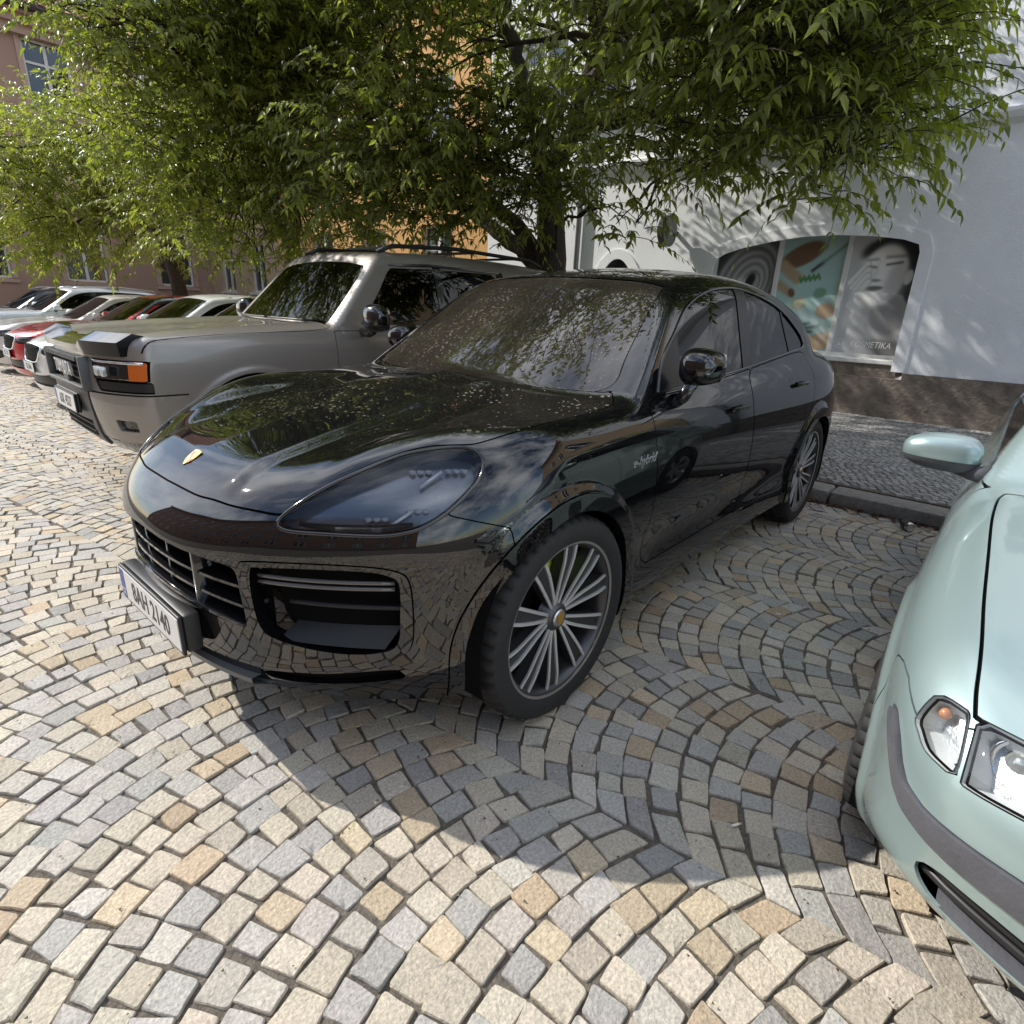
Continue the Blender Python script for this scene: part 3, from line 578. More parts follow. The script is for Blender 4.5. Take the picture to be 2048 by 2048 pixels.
# geranium boxes on the orange house
for k, (yy, zz) in enumerate(((-11.9, 7.2), (-9.5, 7.2), (-14.3, 7.2))):
    fb = empty('flower_box', (WX + .18, yy + .52, zz), label=('flower box with red geraniums on the middle upper window of the orange house', 'flower box on the upper window of the orange house nearest the white shop', 'flower box on the upper window of the orange house farthest from the white shop')[k], cat='flower box', group='flower boxes on the orange house')
    MB().box((-.09, -.55, 0), (.11, .55, .18)).obj('box', mat('box_brown', (.16, .08, .04), .7), fb); n = 260; c = RNG.uniform((-.12, -.55, .15), (.16, .55, .5), (n, 3)); V, F, K = [], [], []
    for i, p in enumerate(c):
        d = RNG.normal(0, 1, (3, 3)) * .035; V += [tuple(p + q) for q in d]; F.append((3 * i, 3 * i + 1, 3 * i + 2)); K += [(.55, .015, .012) if RNG.random() < .38 else (.04, .09, .02)] * 3
    mesh_obj('flowers', V, F, mat('geranium', (.5, .5, .5), .6, attr=True), fb, col=np.array(K), kind='stuff')
def brown_house():
    r = empty('brown_house', (-4, -21.25, 0), label='brown pink house with red tiled roof and skylight at the far left', cat='building'); m = mat('brown_render', (.40, .27, .215), .85, noise=.06, nscale=2)
    O = (0, -21.25, 0); wins = [(x, x + 1.1, z, z + 1.75) for z in (1.6, 6.0 - 1.0 + .9 + .35 - .1,) for x in (-10.5, -7.6, -4.95, -2.5)]
    wall_holes('wall', -14, -.8, -.6, 8.5, [rect(*w) for w in wins], m, r, .2, nrm=(0, 1, 0), tan=(1, 0, 0), org=O)
    for w in wins:
        window_part(r, *w, 0, nrm=(0, 1, 0), tan=(1, 0, 0), org=O); MB().box((w[0] - .14, -21.249, w[2] - .12), (w[1] + .14, -21.20, w[2] - .02)).obj('window_sill', mat('trim_pink', (.50, .36, .29), .8), r)
        for q in ((w[0] - .13, w[0] - .01, w[2], w[3] + .12), (w[1] + .01, w[1] + .13, w[2], w[3] + .12), (w[0] - .01, w[1] + .01, w[3] + .01, w[3] + .12)): MB().box((q[0], -21.249, q[2]), (q[1], -21.215, q[3])).obj('window_trim', mat('trim_pink', (.50, .36, .29), .8), r)
    MB().box((-14, -21.249, 7.9), (-.8, -21.05, 8.12)).box((-14, -21.248, 8.12), (-.8, -20.90, 8.32)).box((-14, -21.247, 8.32), (-.8, -20.72, 8.5)).obj('cornice', mat('trim_pink', (.50, .36, .29), .8), r)
    MB().tube([(-14, -20.62, 8.46), (-.6, -20.62, 8.46)], .09, 8).obj('gutter', mat('dark_gutter', (.05, .035, .03), .5), r)
    TL = mat('red_tiles', (.30, .105, .06), .8, noise=.35, nscale=6); n = 30; pitch = 34; c, s = math.cos(math.radians(pitch)), math.sin(math.radians(pitch))
    rf = MB().box((-14, -.02, -.05), (-.7, 4.2, 0)).obj('roof', TL, r); T = MB(); tiles = 0
    prof = [(-.11, 0), (-.07, .035), (-.02, .05), (.03, .035), (.07, .005), (.11, 0)]; V = []
    for z0 in (0,): V += [(a, 0, b + .035) for a, b in prof] + [(a, .36, b + .004) for a, b in prof]
    tm = bpy.data.meshes.new('roof_tile'); tm.from_pydata(V, [], [(i, i + 1, 7 + i, 6 + i) for i in range(5)] + [tuple(range(6))]); tm.materials.append(TL); RM = Matrix.Rotation(math.radians(90 - 0), 4, 'Z')
    rot = Matrix(((1, 0, 0, 0), (0, -c, s, -20.60), (0, s, c, 8.50), (0, 0, 0, 1))); rf.data.transform(rot)
    cnt = 0; SV, SF = [], []
    for j in range(12):
        for i in range(59):
            x, yy = -13.8 + .22 * i, .02 + .33 * j
            if -7.6 < x < -2.5 and j < 12 and cnt < 276 and not (-6.35 < x < -5.35 and 1.0 < yy < 2.6):
                o = bpy.data.objects.new('roof_tile', tm); link(o, rf); o.matrix_local = rot @ Matrix.Translation((x, yy, .01)); cnt += 1
            else:
                b = len(SV); SV += [tuple(rot @ Vector((v[0] + x, v[1] + yy, v[2] + .01))) for v in V]; SF += [(b + k, b + k + 1, b + 7 + k, b + 6 + k) for k in range(5)]
    mesh_obj('roof_tiles', SV, SF, TL, rf, kind='stuff')
    sk = MB().box((-6.35, 1.0, .02), (-5.35, 2.6, .14)); sk.v = [tuple(rot @ Vector(v)) for v in sk.v]; so_ = sk.obj('skylight', mat('dark_gutter', (.05, .035, .03), .5), rf); sg = MB().box((-6.27, 1.08, .14), (-5.43, 2.52, .15)); sg.v = [tuple(rot @ Vector(v)) for v in sg.v]; sg.obj('skylight_pane', PANE, so_) if False else sg.obj('skylight_pane', PANE, rf)
    MB().add([(-.8, -21.25, -.6), (-.8, -32, -.6), (-.8, -32, 8.5), (-.8, -21.25, 8.5), (-.8, -26, 11.0)], [(0, 1, 2, 4, 3)]).obj('gable_wall', m, r)
    for o in r.children: o.location = (4, 21.25, 0)
brown_house()
# ---------------------------------------------------------------- trees: limbs, drooping twigs, pointed leaves
CL_M = [(-2.66, -0.4, 3.2, 0.66),(-2.54, 0.21, 3.08, 0.66),(-2.51, 0.67, 3.01, 0.66),(-3.12, -0.38, 2.92, 0.66),(-2.96, 0.27, 2.87, 0.62),(-2.83, 0.79, 2.79, 0.57),(-3.15, 0.66, 2.78, 0.38),(-3.53, -1.11, 2.91, 0.62),(-3.64, -0.58, 2.69, 0.48),(-3.55, 0.01, 2.79, 0.44),(-3.19, 0.75, 2.58, 0.44),(-3.42, 0.63, 2.49, 0.3),(-3.45, 0.84, 2.53, 0.24),(-3.71, 0.45, 2.39, 0.26),(-3.04, 0.62, 3.35, 0.7),(-2.83, 0.19, 3.49, 0.7),(-3.03, -0.45, 3.68, 0.62),(-2.53, 0.42, 3.57, 0.88),(-2.67, -0.31, 3.83, 0.88),(-3.81, -2.43, 2.77, 0.7),(-3.35, -2.91, 2.83, 0.75),(-2.87, -3.36, 2.79, 0.75),(-2.51, -3.56, 3.06, 0.62),(-3.98, -2.1, 3.09, 0.53),(-3.8, -3.27, 2.47, 0.44),(-3.32, -3.73, 2.38, 0.44),(-3.07, -4.31, 2.39, 0.44),(-3.94, -2.67, 2.5, 0.4),(-4.24, -1.95, 2.45, 0.33),(-4.17, -1.37, 2.25, 0.26),(-2.61, -4.22, 2.63, 0.62),(-3.06, -2.93, 3.54, 0.4),(-2.8, -3.25, 3.31, 0.4),(-2.69, -3.66, 3.83, 0.44),(-3.46, -2.98, 4.17, 0.44),(-4.01, -1.6, 3.91, 0.44),(-2.89, -3.42, 4.29, 0.62),(-3.16, -3.27, 3.15, 0.55),(-3.62, -2.8, 3.23, 0.55),(-3.94, -2.37, 3.35, 0.4),(-3.12, -3.95, 2.75, 0.6),(-3.49, -3.39, 2.65, 0.6),(-4.05, -3.03, 2.97, 0.6)]
CL_B = [(-1.56, -6.86, 3.21, 0.7),(-1.77, -6.16, 3.53, 0.79),(-2.37, -5.8, 3.88, 0.88),(-2.92, -5.45, 4.01, 0.84),(-3.17, -5.47, 3.48, 0.79),(-2.64, -5.82, 3.3, 0.88),(-2.0, -6.18, 3.05, 0.84),(-1.71, -6.69, 2.65, 0.53),(-2.19, -6.18, 2.57, 0.66),(-2.81, -5.86, 2.69, 0.66),(-2.39, -6.13, 2.23, 0.44),(-2.97, -5.81, 2.34, 0.44),(-1.97, -6.52, 2.32, 0.37),(-2.22, -5.74, 4.27, 0.88),(-2.83, -5.33, 4.47, 0.88),(-1.86, -6.18, 4.11, 0.62),(-3.38, -5.36, 4.18, 0.44),(-2.48, -5.41, 4.74, 1.06),(-3.17, -5.16, 4.93, 0.88),(-2.5, -6.1, 2.01, 0.36),(-3.24, -5.91, 2.15, 0.36),(-3.71, -5.95, 2.37, 0.4),(-4.07, -5.83, 2.33, 0.36),(-2.3, -6.73, 2.11, 0.36),(-1.96, -7.39, 2.27, 0.4),(-3.47, -5.77, 2.98, 0.7),(-3.17, -6.03, 3.14, 0.8),(-2.54, -6.38, 3.06, 0.8),(-3.63, -5.66, 3.9, 0.5)]
CL_C = [(-2.67, -12.18, 4.23, 1.06),(-1.72, -12.5, 3.82, 1.06),(-2.31, -12.44, 3.24, 1.06),(-1.55, -12.67, 2.79, 0.97),(-2.66, -12.39, 2.83, 0.79),(-1.95, -12.61, 2.38, 0.62),(-1.15, -12.76, 2.65, 0.97),(-3.06, -11.77, 2.47, 0.53),(-0.66, -11.75, 3.3, 1.32),(-1.45, -12.73, 2.2, 0.7),(-2.25, -12.55, 2.27, 0.7),(-2.87, -12.38, 2.18, 0.55),(-3.04, -10.21, 2.23, 0.5),(-2.91, -12.23, 3.5, 1.0),(-2.1, -12.95, 3.69, 1.1)]

LEAF_N = 13
def leaf_mat(name, tr=.45, rough=.42):
    m = mat(name, (.06, .1, .02), rough, spec=.7, attr=True); nt = m.node_tree; b = nt.nodes['Principled BSDF']; a = [n for n in nt.nodes if n.type == 'ATTRIBUTE'][0]
    t = nt.nodes.new('ShaderNodeBsdfTranslucent'); x = nt.nodes.new('ShaderNodeMixShader'); x.inputs[0].default_value = tr
    hs = nt.nodes.new('ShaderNodeMix'); hs.data_type = 'RGBA'; hs.blend_type = 'MULTIPLY'; hs.inputs['Factor'].default_value = 1; hs.inputs['B'].default_value = (1.9, 2.1, .8, 1)
    nt.links.new(a.outputs['Color'], hs.inputs['A']); nt.links.new(hs.outputs['Result'], t.inputs['Color']); nt.links.new(b.outputs[0], x.inputs[1]); nt.links.new(t.outputs[0], x.inputs[2]); nt.links.new(x.outputs[0], nt.nodes['Material Output'].inputs[0]); return m
LEAFM = leaf_mat('leaf'); BARK = mat('bark', (.055, .042, .032), .9, noise=.5, nscale=14, bump=.02, bscale=30)
def sprays(clumps, density, rng, size=1., centre=None, droop=.55):
    """origins, outward directions and lengths of leafy twigs filling the clumps, more of them near the skin"""
    O, H, L = [], [], []
    for x, y, z, r in clumps:
        n = max(6, int(density * r ** 2.3)); d = rng.normal(0, 1, (n, 3)); d /= np.linalg.norm(d, axis=1, keepdims=True); q = rng.uniform(.25, 1.0, n) ** .55 * r * (1 + .22 * rng.normal(0, 1, n))
        p = np.array([x, y, z]) + d * q[:, None] * [1, 1, .72]; O.append(p); h = d + rng.normal(0, .45, (n, 3)); h[:, 2] = h[:, 2] * .4 + .1
        if centre is not None: c = p - np.array(centre); c[:, 2] *= .2; h += .5 * c / (np.linalg.norm(c, axis=1, keepdims=True) + .1)
        H.append(h / np.linalg.norm(h, axis=1, keepdims=True)); L.append(rng.uniform(.28, .62, n) * size)
    return np.concatenate(O), np.concatenate(H), np.concatenate(L)
def foliage(name, parent, clumps, density, seed, leaf=.105, size=1., centre=None, m=None, twigs=True, tint=(1, 1, 1), droop=.42):
    rng = np.random.default_rng(seed); O, H, L = sprays(clumps, density, rng, size, centre); n = len(O); k = LEAF_N
    t = (np.arange(k) + .6) / k; t = np.tile(t, (n, 1)) + rng.normal(0, .02, (n, k)); dz = np.array([0, 0, 1.]); dr = droop * rng.uniform(.5, 1.5, n)
    def twig(tt): return O[:, None] + H[:, None] * (L[:, None] * tt)[..., None] + dz * ((.12 * tt - dr[:, None] * tt ** 2) * L[:, None])[..., None]
    P = twig(t); T = H[:, None] + dz * ((.12 - 2 * dr[:, None] * t))[..., None]; T = T / np.linalg.norm(T, axis=2, keepdims=True)
    side = np.cross(T, dz); side /= np.linalg.norm(side, axis=2, keepdims=True) + 1e-9; sg = np.where(np.arange(k) % 2, 1., -1.)[None, :, None]
    A = T * rng.uniform(.35, .8, (n, k, 1)) + side * sg * rng.uniform(.45, .95, (n, k, 1)) - dz * rng.uniform(.05, .75, (n, k, 1)) + rng.normal(0, .18, (n, k, 3)); A /= np.linalg.norm(A, axis=2, keepdims=True)
    Nn = np.cross(A, T * 0 + side * sg) + dz * .9 + rng.normal(0, .35, (n, k, 3)); Nn -= A * (Nn * A).sum(2, keepdims=True); Nn /= np.linalg.norm(Nn, axis=2, keepdims=True) + 1e-9; B = np.cross(Nn, A)
    l = leaf * rng.uniform(.65, 1.25, (n, k, 1)); w = l * rng.uniform(.15, .20, (n, k, 1))
    m1 = P + A * l * .42 - Nn * l * .02; q = lambda t, s, h: P + A * l * t + B * w * s + Nn * l * h
    L1, L2, R1, R2 = q(.20, .80, .05), q(.52, .92, .02), q(.20, -.80, .05), q(.52, -.92, .02); tip = P + A * l - Nn * l * .20 - dz * l * .10
    V = np.stack([P, L1, L2, tip, R2, R1, m1], 2).reshape(-1, 3); N_ = n * k; b = (np.arange(N_) * 7)[:, None]
    F = np.concatenate([b + [0, 6, 1], b + [1, 6, 2], b + [2, 6, 3], b + [3, 6, 4], b + [4, 6, 5], b + [5, 6, 0]])
    c = np.array([.172, .197, .048]) * np.array(tint); hue = rng.normal(0, 1, (n, 1, 1)) * .6 + rng.normal(0, 1, (n, k, 1)) * .6; K = c * (1 + .22 * hue) + np.array([.030, .020, -.002]) * np.clip(hue, 0, 3) * .55; K = np.clip(K, .008, .3)
    K = np.repeat(K.reshape(-1, 3), 7, 0); o = mesh_obj(name, V, F.astype(np.int32), m or LEAFM, parent, col=K)
    if twigs:
        tt = np.tile(np.linspace(-.25, 1, 5), (n, 1)); Q = twig(tt); ra = np.linspace(.006, .0015, 5); V2 = []
        for a in range(3): V2.append(Q + ra[None, :, None] * (np.cos(a * 2.1) * np.array([0, 0, 1.]) + np.sin(a * 2.1) * side[:, :1]))
        V2 = np.stack(V2, 2).reshape(-1, 3); F2 = []; e = np.arange(n) * 15
        for s in range(4):
            for a in range(3): F2.append(np.stack([e + s * 3 + a, e + s * 3 + (a + 1) % 3, e + s * 3 + 3 + (a + 1) % 3, e + s * 3 + 3 + a], 1))
        mesh_obj('twigs', V2, np.concatenate(F2).astype(np.int32), BARK, parent, smooth=True)
    return o
def wander(a, b, n, amp, rng):
    a, b = np.array(a, float), np.array(b, float); t = np.linspace(0, 1, n)[:, None]; p = a + (b - a) * t; o = rng.normal(0, amp, (n, 3)); o = (o + np.roll(o, 1, 0)) / 2; o[0] = o[-1] = 0; p = p + o * np.sin(t * math.pi) ; p[:, 2] += np.sin(t[:, 0] * math.pi) * np.linalg.norm(b - a) * .10; return p
def tree(name, label, base, trunk, limbs, clumps, dens, seed, leaf=.105, size=1., twigs=True, group='street trees along the pavement', tint=(1, 1, 1)):
    r = empty(name, (0, 0, 0), label=label, cat='tree', group=group); r.location = base; rng = np.random.default_rng(seed); off = (-base[0], -base[1], -base[2]); parts = []
    m = MB(); tp = np.array(trunk); m.tube(tp[:, :3], tp[:, 3], 14); parts.append(m.obj('trunk', BARK, r, smooth=True)); nodes = [tuple(q[:3]) + (q[3],) for q in trunk[1:]]
    for lb in limbs:
        q = np.array(lb); s = []
        for i in range(len(q) - 1):
            for t in np.linspace(0, 1, 5, endpoint=(i == len(q) - 2)): s.append(q[i] * (1 - t) + q[i + 1] * t)
        s = np.array(s); s[1:-1, :3] += rng.normal(0, .025, (len(s) - 2, 3)); parts.append(MB().tube(s[:, :3], s[:, 3], 10).obj('limb', BARK, r, smooth=True)); nodes += [tuple(x) for x in s]
    nd = np.array(nodes)
    for x, y, z, rr in clumps:
        c = np.array([x, y, z]); d = np.linalg.norm(nd[:, :3] - c, axis=1) + np.maximum(0, nd[:, 2] - z) * .6; i = np.argmin(d); p = wander(nd[i, :3], c, 9, .05 * d[i] ** .5, rng); r0 = min(nd[i, 3] * .6, .012 + .012 * d[i]); br = MB().tube(p, np.linspace(r0, .008, 9), 6, False)
        for _ in range(3):
            e = c + rng.normal(0, .5, 3) * rr * [1, 1, .6]; br.tube(wander(p[5], e, 6, .03, rng), np.linspace(r0 * .45 + .003, .004, 6), 5, False)
        br.obj('branch', BARK, r, smooth=True)
    foliage('crown', r, clumps, dens, seed + 5, leaf, size, base, twigs=twigs, tint=tint)
    for o in r.children: o.location = off
    return r
UP_M = [(-5.6, -2.2, 5.6, 1.2), (-4.2, -4.4, 5.6, 1.2), (-6.3, -4.6, 5.2, 1.2), (-3.6, -1.6, 5.2, 1.1), (-5.0, -3.2, 6.6, 1.3), (-6.4, -1.2, 4.6, 1.0), (-3.2, -3.6, 4.4, .8), (-6.8, -.4, 3.9, .7), (-2.4, -2.2, 4.5, 1.0), (-1.7, -1.1, 4.1, .7), (-3.0, -1.0, 4.7, .9), (-1.9, -3.2, 4.7, .9), (-2.9, -3.4, 5.1, 1.0), (-1.3, -2.3, 4.4, .6), (-6.8, -1.5, 4.8, 1.1), (-6.6, -2.6, 5.6, 1.1), (-7.1, -.7, 4.4, .9), (-6.9, -.9, 5.6, 1.0), (-7.0, -3.4, 6.3, 1.0), (-6.4, .2, 4.9, .8), (-7.2, .3, 3.6, .6)]  # crown clumps above the view, many added for shade and reflections
tree('street_tree', 'large spreading tree with drooping pointed leaves rising behind the black car', (-5.0, -3.10, .1), [(-5.0, -3.10, .05, .30), (-5.0, -3.10, .5, .23), (-5.0, -3.08, 1.3, .20), (-5.0, -3.07, 2.0, .20), (-5.0, -3.13, 2.6, .17), (-5.0, -3.2, 3.1, .14)],
     [[(-5.0, -3.12, 1.85, .13), (-5.05, -3.85, 2.26, .11), (-5.0, -4.5, 2.62, .08), (-4.7, -5.2, 3.1, .05)], [(-5.0, -3.10, 2.0, .11), (-4.9, -3.7, 2.48, .09), (-4.6, -4.2, 2.9, .06), (-4.0, -4.6, 3.4, .04)],
      [(-5.0, -3.2, 3.0, .12), (-5.0, -3.5, 3.6, .10), (-5.0, -3.75, 4.2, .09), (-5.0, -4.0, 4.8, .08), (-5.0, -4.1, 5.8, .05)], [(-5.0, -3.18, 3.0, .12), (-5.0, -2.8, 3.5, .10), (-5.0, -2.62, 4.1, .09), (-5.0, -2.55, 4.8, .08), (-5.1, -2.4, 6.0, .05)],
      [(-5.0, -2.75, 3.5, .09), (-4.6, -1.6, 3.3, .07), (-4.4, -.7, 2.95, .055), (-4.2, -.1, 2.85, .04), (-3.7, .5, 2.9, .03)], [(-5.0, -2.65, 3.9, .08), (-4.0, -1.6, 3.7, .06), (-3.2, -.5, 3.4, .045), (-2.6, .5, 3.2, .03)]],
     CL_M + UP_M, 200, 11, .094, 1.0)
tree('street_tree', 'dense rounded tree behind the grey off-roader, left of the large tree', (-4.3, -8.4, .1), [(-4.3, -8.4, .05, .26), (-4.3, -8.4, .6, .19), (-4.25, -8.3, 1.5, .17), (-4.2, -8.2, 2.4, .14)],
     [[(-4.2, -8.2, 2.2, .12), (-3.6, -7.6, 3.0, .09), (-2.9, -6.8, 3.5, .05)], [(-4.2, -8.2, 2.3, .11), (-4.0, -7.2, 3.2, .08), (-3.5, -6.0, 3.9, .05)], [(-4.2, -8.2, 2.3, .1), (-4.8, -8.8, 3.4, .08), (-5.0, -9.0, 4.8, .05)]], CL_B + [(-1.4, -5.6, 4.0, .7), (-2.2, -6.2, 4.7, .9), (-3.0, -6.2, 4.9, .9), (-1.2, -6.4, 4.5, .8), (-3.3, -5.0, 4.0, .7), (-.75, -5.5, 3.85, .5), (-1.9, -5.3, 4.3, .8), (-2.7, -5.0, 4.7, .9), (-3.4, -5.6, 5.0, 1.0), (-4.0, -7.4, 5.0, 1.3), (-4.6, -8.6, 5.2, 1.4), (-3.4, -8.6, 4.4, 1.2), (-5.4, -7.6, 4.2, 1.1), (-4.8, -9.6, 3.9, 1.1)], 190, 21, .092, 1.0, tint=(1.1, 1.08, 1))  # some of the extra clumps are added to shade the off-roader
tree('street_tree', 'paler fine leaved tree at the far left in front of the brown house', (-4.3, -13.6, .1), [(-4.3, -13.6, .05, .24), (-4.3, -13.6, .6, .18), (-4.2, -13.5, 1.6, .16), (-4.0, -13.4, 2.6, .12)],
     [[(-4.0, -13.4, 2.4, .1), (-3.2, -12.9, 3.2, .07), (-2.4, -12.5, 3.8, .04)], [(-4.0, -13.4, 2.5, .1), (-4.0, -13.6, 3.8, .07), (-3.8, -13.4, 5.0, .04)]], CL_C + [(-4.0, -13.4, 4.6, 1.3), (-3.6, -12.8, 3.4, 1.2), (-4.6, -13.2, 3.2, 1.1)], 130, 31, .105, 1.05, twigs=False, tint=(1.15, 1.1, 1.1))
def ivy():
    r = empty('climbing_shrub', (-7.6, 5.6, .1), label='leafy shrub growing against the beige house, right of the white shop', cat='shrub'); c = [(-7.7, 5.4, 1.0, .9), (-7.6, 6.4, 1.6, .9), (-7.8, 5.6, 2.4, .8), (-7.8, 6.8, 2.7, .7), (-7.6, 4.8, 1.6, .6)]
    MB().tube([(-7.8, 5.8, .05), (-7.8, 5.8, .9), (-7.8, 6.0, 2.2)], [.07, .06, .03], 8).obj('stem', BARK, r, smooth=True); foliage('leaves', r, c, 130, 77, .1, .8, twigs=False, tint=(1.1, 1.3, 1))
    for o in r.children: o.location = (7.6, -5.6, -.1)
ivy()
# ---------------------------------------------------------------- turning implicit bodies into panels
def car_obj(name, V, F, m, parent, S=None, flange=0., offset=0., wt=None):
    """panel mesh with exact surface normals and a small return flange round its edge"""
    if len(F) == 0: return None
    if S is None: return mesh_obj(name, V, F, m, parent)
    N = S.grad(V); P = V + N * offset; Fo = F
    if flange:
        E = boundary(F); u, inv = np.unique(E.ravel(), return_inverse=True); n = len(P); a = inv.reshape(E.shape)
        A = P[u]; B = P[u] - N[u] * flange; k = len(u); nb = np.cross(A[a[:, 1]] - A[a[:, 0]], N[u][a[:, 0]]); NN = np.zeros((k, 3))
        for c in (0, 1): np.add.at(NN, a[:, c], nb)
        NN /= np.linalg.norm(NN, axis=1, keepdims=True) + 1e-12
        Q = np.concatenate([np.stack([a[:, 1] + n, a[:, 0] + n, a[:, 0] + n + k], 1), np.stack([a[:, 1] + n, a[:, 0] + n + k, a[:, 1] + n + k], 1)])
        P = np.concatenate([P, A, B]); N = np.concatenate([N, NN, NN]); Fo = np.concatenate([F, Q])
    return mesh_obj(name, P, Fo, m, parent, smooth=True, N=N)
PROJ = {'xy': lambda V: V[:, [0, 1]], 'xz': lambda V: V[:, [0, 2]], 'yz': lambda V: V[:, [1, 2]]}
def oblique(d):
    d = np.array(d, float); d /= np.linalg.norm(d); u = np.cross([0, 0, 1], d); u /= np.linalg.norm(u); v = np.cross(d, u)
    return lambda V: np.stack([V @ u, V @ v], 1)
class Cutter:
    def __init__(s, S, V, F): s.S = S; s.V = V; s.F = F; s.seam = []
    def cut(s, poly, proj, cond=None, gap=.004, keep=True):
        """take the part of the shell inside the outline; leaves a real gap"""
        pf = PROJ[proj] if isinstance(proj, str) else proj
        def g(V):
            d = sdpoly(pf(V), poly)
            if cond is not None: d = np.where(cond(V), d, np.abs(d) + .5)
            return d
        d = g(s.V); I, _ = clip(s.V, s.F, d + gap / 2, False)
        if gap > 0:
            A, _ = clip(s.V, s.F, d - gap / 2 - .006, False)
            if len(A[1]):
                dA = g(A[0]); _, B = clip(A[0], A[1], dA + gap / 2 + .006); s.seam.append(B)
        _, O = clip(s.V, s.F, d - gap / 2); s.V, s.F = O
        return I
    def cutg(s, g, gap=.004):
        d = g(s.V); I, _ = clip(s.V, s.F, d + gap / 2, False); A, _ = clip(s.V, s.F, d - gap / 2 - .006, False)
        if len(A[1]): _, B = clip(A[0], A[1], g(A[0]) + gap / 2 + .006); s.seam.append(B)
        _, O = clip(s.V, s.F, d - gap / 2); s.V, s.F = O; return I
    def cutf(s, fn):
        """drop everything where fn < 0"""
        _, O = clip(s.V, s.F, fn(s.V)); s.V, s.F = O
def join(parts):
    V, F, b = [], [], 0
    for v, f in parts:
        if len(f): V.append(v); F.append(f + b); b += len(v)
    return (np.concatenate(V), np.concatenate(F)) if V else (np.zeros((0, 3)), np.zeros((0, 3), int))
def both_sides(name, I, m, parent, S, **k):
    a = car_obj(name, *I, m, parent, S, **k); b = car_obj(name, *mirror(*I), m, parent, S, **k); return a, b
def lerp_poly(poly, n=6): return smooth_poly(poly, n)
